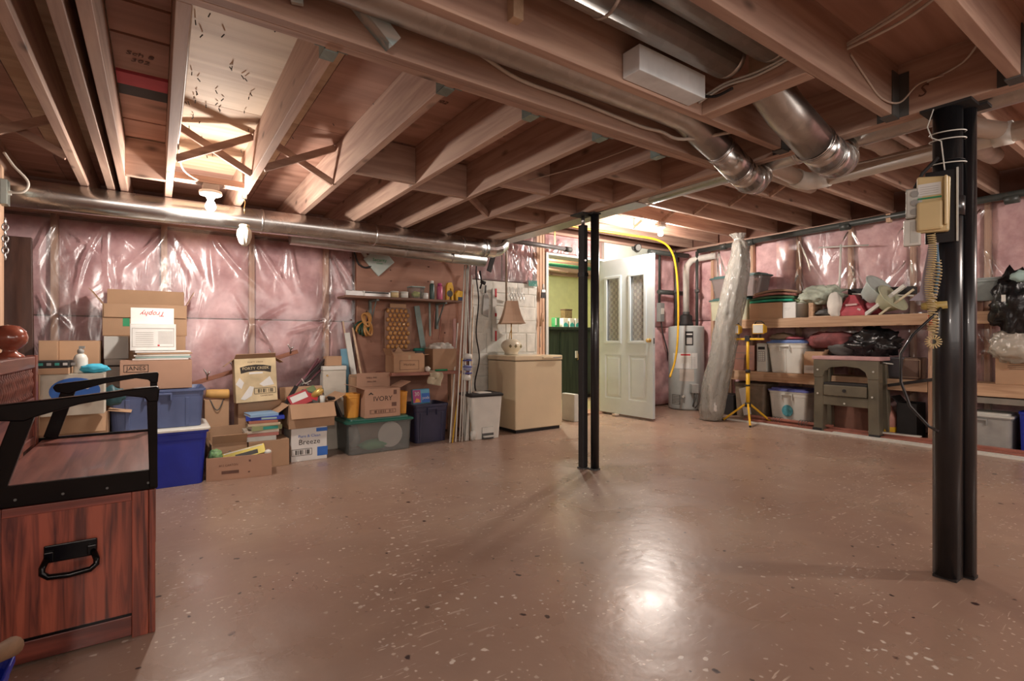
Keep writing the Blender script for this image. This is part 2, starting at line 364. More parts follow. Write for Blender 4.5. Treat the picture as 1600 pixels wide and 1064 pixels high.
# low joists along Y hung from the header
jm = MB().box(-.02, .02, 1.77, YB, HB, zt-.001).done('joist', WY, ce, .002)
hm = MB().box(-.024, -.0205, 1.775, 1.84, HB-.003, HB+.16).box(.0205, .024, 1.775, 1.84, HB-.003, HB+.16).box(-.024, .024, 1.775, 1.84, HB-.005, HB-.001).box(-.055, -.022, 1.770, 1.774, HB, HB+.15).box(.022, .055, 1.770, 1.774, HB, HB+.15)
h0 = hm.done('joist_hanger', HANG, jm)
jxs = [.486, .065, -.175, -.245, -.38, -.80, -1.2, .934, 1.355, 1.78, 2.21]
jm.location = (jxs[0], 0, 0)
for x in jxs[1:]:
    j = inst(jm, (x, 0, 0))
    if x > .2: h = inst(h0, parent=j)
# header, two plies
part('header_beam', WX, MB().box(-3, GX, 1.69, 1.729, HB, zt-.001), bev=.002)
part('header_beam', WX, MB().box(-3, GX, 1.731, 1.769, HB, zt-.001), bev=.002)
# near joists along X, hung from the girder
jx = MB().box(-3, GX, -.02, .02, HB, zt-.001).done('joist', WX, ce, .002)
hg = MB().box(GX-.075, GX-.002, -.025, -.021, HB-.003, HB+.19).box(GX-.075, GX-.002, .021, .025, HB-.003, HB+.19).box(GX-.075, GX-.002, -.025, .025, HB-.006, HB-.001).box(GX-.006, GX-.002, -.06, -.024, HB, HB+.19).box(GX-.006, GX-.002, .024, .06, HB, HB+.19).done('joist_hanger', DGREY, jx)
jx.location = (0, 1.385, 0)
for y in (.905, .50, .08, -.34, -.76, -1.2, -1.62, -2.04, -2.46): j = inst(jx, (0, y, 0)); inst(hg, parent=j)
# girder between the bays, flush with the low joists, with ply wall above it
part('girder', WY, MB().box(GX, GX+.039, -3, YB, HB, zt+.02), bev=.002)
part('girder', WY, MB().box(GX+.041, GX+.08, -3, YB, HB, zt+.02), bev=.002)
part('plywood_sheet', PLY, MB().box(GX+.02, GX+.04, -3, YB, zt+.021, HR+.235))
# right-bay joists along X
jr = MB().box(GX+.04, XR-.02, -.02, .02, HR, HR+.234).done('joist', WX, ce, .002); jr.location = (0, 3.97, 0)
for y in (4.83, 4.40, 3.54, 3.11, 2.68, 2.25, 1.82, 1.39, .96, .53, .1, -.33, -.76, -1.2, -1.63, -2.06, -2.5): inst(jr, (0, y, 0))
# bridging
def cross_y(x0, x1, y):   # X bridging between two joists running along Y
    part('bridging', WX, MB().beam((x0, y, HB+.01), (x1, y, zt-.02), .02, .04))
    part('bridging', WX, MB().beam((x0, y+.05, zt-.02), (x1, y+.05, HB+.01), .02, .04))
cross_y(.086, .466, 3.35); cross_y(.507, .913, 3.25); cross_y(-.78, -.40, 3.6)
def cross_x(y0, y1, x):
    part('bridging', WX, MB().beam((x, y0, HR+.01), (x, y1, HR+.2), .02, .04))
    part('bridging', WX, MB().beam((x+.05, y0, HR+.2), (x+.05, y1, HR+.01), .02, .04))
for y0 in (3.99, 3.56, 3.13, 2.70, 2.27, 1.84, 1.41): cross_x(y0, y0+.39, 4.85)
for y in (2.2, 2.63, 3.02, 3.42, 3.85): part('blocking', WX, MB().box(2.231, GX-.001, y-.02, y+.02, HB+.0, zt-.01), bev=.002)
part('blocking', WX, MB().box(.955, 1.334, 2.98, 3.02, HB, zt-.01), bev=.002)
part('blocking', WX, MB().box(1.376, 1.759, 3.08, 3.12, HB, zt-.01), bev=.002)
part('blocking', WX, MB().box(1.801, 2.189, 2.70, 2.74, HB, zt-.01), bev=.002)
part('blocking', WX, MB().beam((1.8, 3.35, zt-.03), (2.19, 3.5, HB+.03), .03, .05), bev=.002)
part('blocking', WX, MB().box(.087, .465, 3.71, 3.79, HB, HB+.04), bev=.002)
part('blocking', WX, MB().box(-.154, .044, 3.8, 3.84, HB, zt-.01), bev=.002)
# blocks between the near joists
part('blocking', WY, MB().box(1.96, 2.03, .927, 1.364, HB, HB+.07), bev=.002)
part('blocking', WPALE, MB().box(1.985, 2.025, 1.075, 1.165, HB+.071, zt-.002), bev=.002)
part('blocking', WPALE, MB().box(.93, .97, 1.33, 1.42, zt-.19, zt-.002).box(.93, .97, 1.406, 1.68, zt-.09, zt-.002), bev=.002)
# pale brace with bluish stain nailed against the header, and a short offcut
ST = wood('stained_brace', (.52, .50, .45), (.25, .36, .38), 'x')
part('brace', ST, MB().beam((.66, 1.66, HB+.02), (.33, 1.62, HB+.28), .045, .075, (0, 1, .2)), bev=.002)
part('brace', ST, MB().beam((.355, 1.67, HB+.05), (.34, 1.62, zt-.01), .035, .03), bev=.002)
# nail points coming through the sheathing
mb = MB()
for k in range(46):
    x = .10+random.random()*.35; y = 1.85+random.random()*2.1
    if k % 3 == 0: x = random.choice((.16, .27, .38))
    mb.cbox((x, y, zt-.012), (.004, .003, .018), (random.uniform(-.7, .7), random.uniform(-.7, .7), 0))
for k in range(60):
    mb.cbox((random.uniform(.55, 2.6), random.uniform(1.85, 3.9), zt-.008), (.003, .003, .014), (random.uniform(-.6, .6), random.uniform(-.6, .6), 0))
part('nail_points', DGREY, mb, kind='stuff')
# stray splinters and nail bits on the header underside
part('lettering', INK, MB().box(0, 0, 0, 0, 0, 0)) if False else None
text('S', .07, Matrix.Translation((GX-.0015, .80, 2.07)) @ Matrix.Rotation(-pi/2, 4, 'Z') @ Matrix.Rotation(pi/2, 4, 'X'), BROWNINK, ce, 'pencil_mark', shear=.3)
for (x, y, s) in ((-.06, 2.66, 'Sch 8'), (1.15, 2.35, 'CSP 302'), (-.06, 2.72, '302')):
    text(s, .045, Matrix.Translation((x, y, zt-.021 if x < .1 else zt-.0015)) @ Matrix.Rotation(pi, 4, 'X'), BROWNINK, ce, 'stamp', shear=.2)
# ---- walls
wb = struct(MB().box(-3, 4.06, YB+.02, YB+.14, 0, HR+.25).box(5.08, XR+.1, YB+.02, YB+.14, 0, HR+.25).box(4.06, 5.08, YB+.02, YB+.14, 2.11, HR+.25).done('wall_back', plain('sheathing', (.20, .10, .07), .9)))
wr = struct(MB().box(XR+.02, XR+.12, -3, YB+.14, 0, HR+.25).done('wall_right', plain('sheathing_b', (.20, .10, .07), .9)))
GEN = plain('plain_wall', (.50, .40, .36), .9)
struct(MB().box(-3.1, -3, -3, YB+.14, 0, HR+.25).done('wall_left', GEN)); struct(MB().box(-3, XR+.1, -3.1, -3, 0, HR+.25).done('wall_front', GEN))
def batt(parent, axis, a0, a1, z0, z1, seed):
    def fn(u, v):
        e = (min(u, 1-u, .12)/.12)**.5*(min(v, 1-v, .06)/.06)**.5
        n = mn.fractal(Vector((a0*3+u*3, seed, v*5)), 1, 2, 4)
        d = .015+e*(.045+.03*n); a = a0+(a1-a0)*u; z = z0+(z1-z0)*v
        return (a, YB+.02-d, z) if axis == 'x' else (XR+.02-d, a, z)
    MB().grid(fn, 16, 26).done('insulation_batt', PINK, parent)
def studs_batts(parent, axis, sp, zlim, split, s=3):
    for i, a in enumerate(sp):
        if axis == 'x': MB().box(a-.021, a+.021, YB-.065, YB+.015, 0, zlim).done('stud', WZ, parent, .002)
        else: MB().box(XR-.065, XR+.015, a-.021, a+.021, 0, zlim).done('stud', WZ, parent, .002)
        if i+1 < len(sp):
            b = sp[i+1]
            batt(parent, axis, a+.022, b-.022, .02, split-.005, s+i*2); batt(parent, axis, a+.022, b-.022, split+.005, zlim-.04, s+i*2+1)
studs_batts(wb, 'x', [-1.95, -1.29, -.63, .05, .70, 1.35], HB-.02, 1.19)
studs_batts(wb, 'x', [1.42, 2.0, 2.65, 3.02, 3.55, 3.93, 4.02], HR-.3, 1.19, 31) if False else None
batt(wb, 'x', 1.372, 1.62, .02, 1.185, 50); batt(wb, 'x', 1.372, 1.62, 1.195, HB-.05, 51)
for a, b in ((2.92, 3.42), (3.44, 3.90)): batt(wb, 'x', a, b, 1.72, HR-.03, int(a*10))
batt(wb, 'x', 4.1, 5.05, 2.13, HR-.03, 71)
for x in (3.93, 3.975, 4.02): MB().box(x-.018, x+.018, YB-.065, YB+.015, 0, HR-.002).done('stud', WZ, wb, .002)
for a, b, s in ((6.08, 6.68, 60), ): batt(wb, 'x', a, b, .02, 1.2, s); batt(wb, 'x', a, b, 1.21, HR-.03, s+1)
MB().box(5.12, 6.06, YB-.03, YB+.015, 0, HR-.002).done('drywall_panel', plain('drywall', (.58, .62, .54), .8, var=.04), wb)
MB().box(-3, GX, YB-.075, YB+.015, HB-.035, HB-.001).done('top_plate', WX, wb, .002)
MB().box(GX+.1, XR-.08, YB-.07, YB+.015, HR-.035, HR-.001).done('top_plate', WX, wb, .002)
ysp = [4.45, 3.85, 3.24, 2.65, 2.05, 1.45, .85, .25, -.35, -.95, -1.6]
for i, a in enumerate(ysp):
    MB().box(XR-.065, XR+.015, a-.021, a+.021, 0, HR-.02).done('stud', WZ, wr, .002)
    b = ysp[i-1] if i else YB-.06
    batt(wr, 'y', a+.022, b-.022, .02, 1.29, 80+i); batt(wr, 'y', a+.022, b-.022, 1.3, HR-.04, 100+i)
MB().box(XR-.075, XR+.015, -3, YB-.08, HR-.035, HR-.001).done('top_plate', WY, wr, .002)
# vapour barrier film: folds fan out from the staples
def filmsheet(parent, axis, a0, a1, z0, z1, staples, seed, n=150, m=70, face=None):
    random.seed(seed); folds = []
    for (sa, sz) in staples:
        for k in range(4 if sz > 1.6 else 3):
            an = random.uniform(-.75, .75)-pi/2 if sz > 1.6 else random.choice((pi/2, -pi/2, random.uniform(0, 6)))+random.uniform(-.8, .8)
            folds.append((sa, sz, cos(an), sin(an), random.uniform(.3, .9) if sz > 1.6 else random.uniform(.15, .4), random.uniform(.012, .030), random.uniform(.008, .022), random.uniform(-.5, .5)))
    def fn(u, v):
        a = a0+(a1-a0)*u; z = z0+(z1-z0)*v
        d = .012*mn.fractal(Vector((a*2.6, seed, z*1.0)), 1, 2, 3)+.0015*mn.noise(Vector((a*16, seed, z*5)))
        for sa, sz, cx, cz, ln, wd, h, cu in folds:
            da, dz = a-sa, z-sz; t = da*cx+dz*cz
            if 0 < t < ln:
                w = wd*(.5+t*1.6); q = (da*cz-dz*cx+cu*t*t*.4+.02*sin(t*5+sa*9))/w
                if abs(q) < 3: d += h*math.exp(-q*q)*min(1, t/.08)*(1-t/ln)
        d = .078+max(-.01, d)
        return (a, YB-d, z) if axis == 'x' else (XR-d, a, z)
    MB().grid(fn, n, m).done('vapour_barrier', FILM, parent, recalc=False)
st = [(x, z) for x in (-1.29, -.63, .05, .70, 1.35) for z in (1.93, 1.19)]+[(-.3, 1.93), (.38, 1.93), (1.0, 1.93), (.7, 1.12), (1.36, 1.1)]
filmsheet(wb, 'x', -2.0, 1.62, .03, 1.945, st, 5, 300, 130)
filmsheet(wb, 'x', 2.92, 3.90, 1.71, HR-.05, [(3.1, 2.3), (3.4, 2.3), (3.7, 2.3), (3.85, 1.9), (3.0, 1.8), (3.5, 2.2)], 6, 70, 50)
filmsheet(wb, 'x', 4.10, 5.05, 2.13, HR-.05, [(4.3, 2.33), (4.6, 2.33), (4.9, 2.33)], 9, 60, 20)
filmsheet(wr, 'y', 3.85, 4.4, 1.15, HR-.05, [(3.86, 2.3), (4.3, 2.3)], 11, 40, 50)
st = [(y, z) for y in (3.24, 2.65, 2.05, 1.45, .85) for z in (2.3, 1.9, 1.5, .9)]
filmsheet(wr, 'y', .2, 3.5, .1, HR-.05, st, 8, 260, 120)
# plywood panel on the back wall behind the shelves
pn = MB().box(1.63, 2.90, YB-.10, YB-.082, .02, HB+.0).done('plywood_panel', PLYW, wb, .001)
for x in (1.66, 2.30, 2.87): MB().box(x-.02, x+.02, YB-.08, YB+.015, 0, HB-.036).done('stud', WZ, wb)
# white fieldstone panel: recessed joints, stones proud
STONE = plain('white_stone', (.62, .62, .56), .7, var=.12, scale=12, bump=.04, rand=.08)
sp = MB().box(2.93, 3.90, YB-.08, YB-.05, 0, 1.70).done('stone_backing', plain('stone_mortar', (.60, .60, .54), .9), wb)
random.seed(3); z = .01
while z < 1.68:
    h = random.uniform(.11, .24); h = min(h, 1.695-z); x = 2.935-random.uniform(0, .08)
    while x < 3.895:
        wd = random.uniform(.12, .38); x0, x1 = max(x, 2.935), min(x+wd, 3.895)
        if x1-x0 > .03:
            g = .003; j = lambda: random.uniform(-.016, .016); y0 = YB-.08; y1 = y0-random.uniform(.004, .010)
            a = [(x0+g+j()*.3, z+g), (x1-g+j()*.5, z+g), (x1-g+j()*.5, z+h-g), (x0+g, z+h-g)]
            c = [((p[0]*.88+(x0+x1)/2*.12), (p[1]*.88+(z+h/2)*.12)) for p in a]
            MB().loft([[(p[0], y0, p[1]) for p in a], [(p[0], (y0*.4+y1*.6), p[1]) for p in a], [(p[0], y1, p[1]) for p in c]]).done('stone', STONE, wb)
        x += wd
    z += h
# ---- doorway, side room
TRIMW = plain('white_trim_paint', (.62, .64, .60), .5, var=.04)
dr = struct(MB().box(4.05, 4.09, YB-.08, YB+.16, 0, 2.12).box(5.05, 5.09, YB-.08, YB+.16, 0, 2.12).box(4.09, 5.05, YB-.08, YB+.16, 2.09, 2.12).done('trim_1', TRIMW, None, .003))
GW = plain('yellow_green_paint', (.78, .80, .46), .8, var=.05)
struct(MB().box(3.2, 3.3, YB+.15, 8.6, 0, 2.6).done('wall_side_left', GW)); struct(MB().box(3.2, 8.0, 8.5, 8.6, 0, 2.6).done('wall_side_back', GW))
struct(MB().box(8.0, 8.1, YB+.15, 8.6, 0, 2.6).done('wall_side_right', GW)); 
cs = struct(MB().box(3.2, 8.1, YB+.15, 8.6, 2.55, 2.6).done('ceiling_side', wood('side_ceiling', (.62, .46, .20), (.5, .36, .14), 'x')))
for y in (5.6, 6.1, 6.6, 7.1, 7.6, 8.1): MB().box(3.3, 8.0, y-.02, y+.02, 2.33, 2.549).done('joist', WX, cs, .002)
MB().tube([(3.4, 6.3, 2.22), (7.5, 6.35, 2.2)], .03).done('pipe', TEAL, cs); MB().beam((5.0, 6.9, 2.26), (6.3, 7.3, 2.28), .12, .03).done('board', WX, cs)
struct(MB().box(4.1, 5.9, YB+.2, 6.6, 0, .008).done('trim_2', plain('side_floor_vinyl', (.45, .40, .24), .5)))
fl2 = MB().box(3.95, 5.10, YB-.10, YB+.2, 0, .022).done('door_threshold', wood('threshold_wood', (.55, .33, .22), (.4, .22, .15), 'x'), None, .004); fl2.name = 'trim_3'; struct(fl2)
# ================================================================== STEEL POSTS, DUCTS, PIPES, BULBS
def post(name, label, x, y, r, ztop, extra):
    t = thing(name, label, 'post', (x, y, 0), 0, None)
    MB().tube([(0, 0, .012), (0, 0, ztop-.02)], r, 24).done('shaft', BLACK, t)
    MB().box(-r*1.5, r*1.5, -r*1.5, r*1.5, 0, .012).done('base_plate', DGREY, t, .002)
    MB().box(-r*1.6, r*1.6, -r*1.9, r*1.9, ztop-.012, ztop-.001).done('top_plate', BLACK, t, .002)
    if extra == 'sleeve':
        MB().tube([(0, 0, 1.62), (0, 0, 1.63)], r*1.06, 24).done('collar', DGREY, t)
        for z in (1.60,): MB().tube([(0, -r*.9, z), (0, -r*1.2, z)], .007, 8).done('pin', STEEL, t)
    return t
PB1, PB2 = (2.705, 2.955), (2.815, 2.900)
t = thing('steel_post', 'slim dark adjustable steel post, left one of the middle pair', 'post', (2.735, 2.965, 0))
MB().box(-.027, .027, -.027, .027, .012, 1.90).done('shaft', BLACKM, t, .006)
MB().box(-.032, .032, -.032, .032, 0, .012).done('base_plate', DGREY, t)
MB().tube([(0, 0, 1.90), (0, 0, HB-.012)], .014, 12).done('screw_jack', STEEL, t); MB().box(-.07, .07, -.07, .07, HB-.012, HB-.001).done('top_plate', BLACKM, t)
MB().box(-.029, .029, -.029, .029, 1.50, 1.53).done('collar', BLACK, t); MB().tube([(-.01, -.034, 1.62), (-.012, -.042, 1.62)], .008, 10).done('pin', STEEL, t)
t = thing('steel_post', 'slim dark steel post, right one of the middle pair', 'post', (2.785, 2.885, 0))
MB().tube([(0, 0, .012), (0, 0, HB-.012)], .033, 20).done('shaft', BLACK, t)
MB().box(-.035, .03, -.03, .035, 0, .012).done('base_plate', DGREY, t); MB().box(-.05, .03, -.035, .05, HB-.012, HB-.001).done('top_plate', BLACKM, t)
px, py = flr(1484, 905)[:2]
t = thing('steel_post', 'thick glossy black steel post carrying the telephone', 'post', (2.745, .725, 0))
MB().tube([(0, 0, .012), (0, 0, HB-.012)], .050, 28).done('shaft', BLACK, t)
MB().tube([(.0, 0, 1.75), (.0, 0, 1.752)], .058, 28).done('collar', BLACK, t); MB().tube([(0, 0, 1.52), (0, 0, 1.60)], .057, 28).done('sleeve', BLACK, t)
MB().box(-.055, .055, -.09, .08, HB-.012, HB-.001).done('top_plate', BLACKM, t); MB().box(-.04, .04, -.04, .04, 0, .012).done('base_plate', BLACKM, t)
t = thing('steel_post', 'black steel post standing close beside the telephone post', 'post', (2.815, .680, 0))
MB().tube([(0, 0, .012), (0, 0, HB-.012)], .033, 24).done('shaft', BLACK, t)
MB().box(-.02, .03, -.03, .03, 0, .012).done('base_plate', BLACKM, t); MB().box(-.018, .05, -.07, .05, HB-.012, HB-.001).done('top_plate', BLACKM, t)

# telephone group on the thick post
Mp = Vector((2.745, .725, 0))
toward = Vector((-Mp.x, -Mp.y, 0)).normalized(); side = Vector((toward.y, -toward.x, 0))     # towards camera side of the post
rzp = math.atan2(toward.y, toward.x)+pi/2      # local -Y looks to the room centre
bp_ = thing('mounting_board', 'white edged dark steel plate strapped to the thick black post', 'bracket', (Mp.x+toward.x*.057, Mp.y+toward.y*.057, 1.405), rzp)
MB().box(-.072, .033, -.016, 0, 0, .30).done('plate', BLACK, bp_, .003)
MB().box(.027, .034, -.030, -.0165, .0, .30).done('flange', LGREY, bp_, .001)
t = thing('wall_telephone', 'ivory wall telephone with coiled cord on the thick black post', 'telephone', (Mp.x+toward.x*.075-side.x*.0, Mp.y+toward.y*.075, 1.45), rzp)
t.location = Vector(t.location)+Matrix.Rotation(rzp, 4, 'Z') @ Vector((-.040, 0, 0))
MB().prism([(-.062, .0), (.046, -.004), (.05, .22), (-.058, .235)], -.035, 0).done('body', IVORYP, t, .008)
MB().box(-.058, .026, -.054, -.0355, .005, .125).done('handset', IVORYP, t, .012)
MB().box(-.055, .020, -.0375, -.0355, .150, .20).done('number_card', WHITE, t, .001)
MB().box(-.055, .022, -.0385, -.0355, .136, .143).done('green_strip', GREENINK, t, .0005, label='green strip')
MB().box(.030, .040, -.058, -.036, .02, .22).done('side_fin', IVORYP, t, .004)
for k in range(4): MB().box(-.048, .012, -.0380, -.0376, .158+k*.009, .160+k*.009).done('print_line', GREYINK, t)
def coil(p, q, n, r, wr, seed=0):
    mb = MB(); pts = []
    p, q = Vector(p), Vector(q)
    for i in range(n*9+1):
        a = 2*pi*i/9; f = i/(n*9); c = p.lerp(q, f)+Vector((.006*sin(f*9), .0, 0))
        pts.append(c+Vector((cos(a)*r, sin(a)*r*.7, 0)))
    return mb.tube(pts, wr, 5)
coil((-.012, -.03, -.01), (-.015, -.022, -.41), 44, .013, .0022).done('coiled_cord', IVORYP, t)
coil((.006, -.022, -.12), (-.008, -.026, -.43), 24, .013, .0022).done('coiled_cord', IVORYP, t)
mb = MB(); 
for i in range(16):
    a = 2*pi*i/16; c0 = Vector((-.005, -.028, -.455)); d = Vector((cos(a), 0, sin(a)))
    mb.tube([c0+d*.010, c0+d*.029], .0028, 6)
mb.done('cord_loop', IVORYP, t)
t = thing('outlet_box', 'grey metal outlet box hanging beside the ivory telephone', 'outlet', (Mp.x+toward.x*.07-side.x*(-.09), Mp.y+toward.y*.07-side.y*(-.09), 1.44), rzp)
ob = Vector(bp_.location); Mz = Matrix.Rotation(rzp, 4, 'Z')
t.location = ob+Mz @ Vector((-.105, -.02, .11))
MB().box(-.03, .030, -.03, 0, 0, .125).done('box', galv('dull_zinc', (.5, .5, .46), .5), t, .003)
MB().box(-.026, .026, -.033, -.0302, .006, .119).done('cover_plate', LGREY, t, .004)
for k in range(3): MB().tube([(0, -.0335, .025+k*.037), (0, -.0365, .025+k*.037)], .014, 12).done('socket', GREY, t)
t = thing('outlet_box', 'white plastic box just below the metal outlet box on the post', 'outlet', ob+Mz @ Vector((-.115, -.02, -.005)), rzp)
MB().box(-.028, .030, -.028, 0, 0, .11).done('box', WPLAS, t, .004); MB().box(-.005, .022, -.030, -.0282, .01, .10).done('cover', LGREY, t, .002)
tw = [Mp+toward*.06+side*s_+Vector((0, 0, z)) for s_, z in ((.045, 1.97), (.065, 1.90), (.05, 1.85), (.02, 1.83), (.01, 1.72), (.0, 1.62))]
t = MB().tube([Vector((p.x, p.y, p.z)) for p in tw], .0025, 6).done('white_wire', WPLAS); tag(t, 'thin white wire looped down the top of the thick black post', 'wire')
for k, (z, n_) in enumerate(((1.875, 'upper'), (1.845, 'middle'), (1.745, 'lowest'))):
    mb = MB(); pts = [(Mp.x+.0600*cos(a), Mp.y+.0600*sin(a), z+.008*sin(a+1)) for a in [2*pi*i/24 for i in range(25)]]
    tag(mb.tube(pts, .0028, 6).done('cable_tie', WPLAS), 'white cable tie around the thick post, %s of three' % n_, 'cable tie')
t = MB().tube([ob+Mz @ Vector((-.105, -.03, .24)), ob+Mz @ Vector((-.08, -.02, .30)), ob+Mz @ Vector((-.03, .0, .36))], .007, 8).done('black_cable', BLACKM); tag(t, 'black cable going down into the metal outlet box', 'cable')
# steel tool sleeve and hanging bits left of the post
def on_post(dx, dy, dz): return ob+Mz @ Vector((dx, dy, dz-0.0))
t = MB().loft([[on_post(-.06, -.025, .0), on_post(-.028, -.028, .0), on_post(-.028, -.018, 0), on_post(-.06, -.015, 0)], [on_post(-.09, -.025, -.20), on_post(-.03, -.028, -.205), on_post(-.03, -.018, -.205), on_post(-.09, -.015, -.20)], [on_post(-.125, -.025, -.235), on_post(-.04, -.028, -.24), on_post(-.04, -.018, -.24), on_post(-.125, -.015, -.235)]]).done('cloth_bag', plain('lilac_cloth', (.42, .38, .44), .7)); tag(t, 'pale lilac cloth hanging under the outlet boxes on the post', 'cloth')
t = MB().tube([on_post(-.035, -.035, -.01), on_post(-.028, -.035, -.12), on_post(-.04, -.035, -.21)], .006, 8).done('blue_tube', plain('blue_grey_rubber', (.12, .22, .32), .4)); tag(t, 'blue grey rubber tube hanging beside the coiled cord', 'tube')
t = MB().tube([on_post(-.085, -.03, -.262), on_post(-.07, -.03, -.262), on_post(.0, -.03, -.258)], [.012, .017, .015], 12).done('wooden_peg', plain('yellow_wood', (.45, .33, .10), .4)); tag(t, 'yellow wooden peg end below the telephone', 'peg')
t = MB().tube([on_post(-.02, -.04, -.27), on_post(-.05, -.05, -.31), on_post(-.11, -.06, -.38), on_post(-.15, -.07, -.46), on_post(-.15, -.07, -.58), on_post(-.12, -.07, -.68), on_post(-.06, -.05, -.76), on_post(-.03, -.03, -.78)], .0055, 8).done('black_hose', BLACK); tag(t, 'thin black hose bowing out left of the thick post', 'hose')
t = MB().tube([on_post(-.06, -.04, -.30), on_post(-.05, -.04, -.345)], [.004, .008], 8).done('red_clip', plain('red_clip', (.75, .12, .06), .4)); tag(t, 'small red clip hanging on the thick post', 'clip')

# ---- ducts
def bands(mb, pts): return mb
def duct(label, pts, r, mat=GALV, seams=(), cat='duct', name='round_duct', seg=24):
    t = thing(name, label, cat, pts[0])
    o = Vector(pts[0]); L = [Vector(p)-o for p in pts]
    MB().tube(L, r, seg).done('duct_run', mat, t)
    for (i, f) in seams:
        a, b = L[i], L[i+1]; c = a.lerp(b, f); d = (b-a).normalized()
        MB().tube([c-d*.008, c-d*.004, c+d*.004, c+d*.008], [r*1.01, r*1.05, r*1.05, r*1.01], seg).done('seam', mat, t)
    return t
zd = 1.885
t = duct('long shiny round duct running under the joists along the insulated wall', [(-1.9, 4.2, zd), (-.2, 4.2, zd), (1.0, 4.2, zd+.005), (2.45, 4.22, zd+.01), (2.62, 4.22, zd+.01)], .086, GALVB, [(1, .7), (2, .35), (2, .93), (3, .8)])
el = [(2.62, 4.22, zd+.01), (2.69, 4.22, zd+.012), (2.755, 4.23, zd+.03), (2.81, 4.25, zd+.07), (2.845, 4.28, zd+.14), (2.86, 4.30, zd+.24)]
o = Vector(t.location); MB().tube([Vector(p)-o for p in el], .088, 20, smooth=False).done('elbow', GALVB, t)
duct('second round duct tucked behind the long one by the wall', [(.9, 4.50, 1.855), (2.0, 4.48, 1.835), (2.75, 4.46, 1.82)], .065, GALV, [(0, .9), (1, .5)])
# two branch ducts that dip beneath the girder
def branch(label, pts, r, blen):
    t = thing('branch_duct', label, 'duct', pts[0]); o = Vector(pts[0]); L = [Vector(p)-o for p in pts]
    MB().tube(L[:blen], r, 20).done('straight_run', GALV, t)
    # gored elbow: short straight rings with raised seams
    for i in range(blen-1, len(L)-1):
        a, b = L[i], L[i+1]; d = (b-a).normalized()
        MB().tube([a-d*.012, b+d*.012], r*1.02, 24).done('elbow_gore', GALVB, t)
        MB().tube([a-d*.005, a+d*.005], r*1.07, 24).done('seam', GALVB, t)
    return t
branch('small shiny duct dipping under the girder with a gored elbow', [(-2.6, 1.58, 2.11), (1.95, 1.58, 2.11), (2.12, 1.575, 2.10), (2.40, 1.56, 1.99), (2.56, 1.555, 1.915), (2.66, 1.56, 1.885), (2.76, 1.585, 1.90), (2.84, 1.61, 1.94), (2.89, 1.64, 2.0)], .073, 4)
branch('large shiny duct dipping under the girder left of the telephone post', [(2.10, 1.165, 2.105), (2.15, 1.165, 2.075), (2.25, 1.15, 2.0), (2.47, 1.13, 1.90), (2.58, 1.13, 1.872), (2.69, 1.14, 1.872), (2.79, 1.165, 1.90), (2.86, 1.19, 1.96)], .082, 4)
for y_, r_, xe, l_ in ((1.198, .076, 1.88, 'large round duct between the near joists beside the foam block'), (1.030, .076, 1.91, 'second round duct beside the large one between the near joists')):
    t = duct(l_, [(-2.6, y_, 2.137), (xe, y_, 2.137)], r_, GALV, [(0, .62), (0, .85)]); MB().tube([(2.6+xe, 0, 0), (2.6+xe+.03, 0, 0), (2.6+xe+.055, 0, 0), (2.6+xe+.065, 0, 0)], [r_, r_*.93, r_*.7, r_*.3], 24).done('end_cap', GALV, t)
duct('grey pipe running along the far side of the girder', [(2.93, -2.8, 2.075), (2.93, 1.0, 2.075), (2.93, 2.45, 2.075)], .088, GALV, [(1, .3), (0, .8)])
t = thing('trunk_duct', 'flat sheet metal duct under the girder behind the middle posts', 'duct', (2.87, 2.5, 1.99)); MB().box(-.06, .10, 0, 2.2, .0, .15).done('duct_run', GALV, t, .004); MB().loft([[(-.06, -.02, 0), (.10, -.02, 0), (.10, -.02, .15), (-.06, -.02, .15)], [(-.0, -.14, .05), (.08, -.14, .05), (.08, -.14, .12), (0, -.14, .12)]]).done('end_taper', GALVB, t)
# PVC drain
t = thing('drain_pipe', 'beige plastic drain pipe crossing the right bay with an elbow', 'pipe', (4.3, 1.96, 2.27))
MB().tube([(0, -4.7, .02), (0, -.07, 0)], .058, 20).done('pipe_run', PVC, t)
MB().tube([(0, -.10, 0), (0, -.02, 0), (-.03, .04, .0), (-.09, .075, .01), (-.16, .08, .02)], .068, 18).done('elbow', PVCW, t)
MB().tube([(-.14, .08, .018), (-.95, .08, .07)], .058, 20).done('pipe_run', PVC, t)
for y in (-1.05, -1.62): MB().tube([(0, y, .006), (0, y-.09, .006)], .070, 18).done('coupling', PVCW, t)
MB().tube([(0, -1.12, .01), (-.12, -1.0, .05), (-.25, -.92, .1)], .055, 16).done('wye_branch', PVC, t)
for (x0, x1, y, z, r, l) in ((4.1, 5.6, 1.18, 2.50, .07, 'pale wrapped duct between right joists, beside the black pipe end'), (3.7, 4.9, 1.61, 2.52, .075, 'pale wrapped duct between right joists, behind the thick post top'), (3.6, 5.2, 2.04, 2.50, .06, 'pale wrapped duct between right joists, beyond the drain elbow'), (3.3, 5.3, 2.46, 2.50, .055, 'pale wrapped duct between right joists, farthest from the thick post')):
    t = thing('wrapped_duct', l, 'duct', (x0, y, z)); MB().tube([(0, 0, 0)]+[((x1-x0)*k/12, .008*sin(k*2), .006*cos(k*3)) for k in range(1, 12)]+[(x1-x0, 0, 0), (x1-x0+.06, 0, .0)], [r]*12+[r*.9, r*.5], 16).done('sleeve', plain('pale_wrap', (.50, .42, .36), .6, bump=.02), t)
ABS = plain('abs_pipe', (.05, .055, .05), .4)
t = thing('black_pipe', 'long black drain pipe along the top of the right wall', 'pipe', (6.52, 4.6, 2.31))
MB().tube([(0, 0, 0), (0, -7, .09)], .034, 14).done('pipe_run', ABS, t)
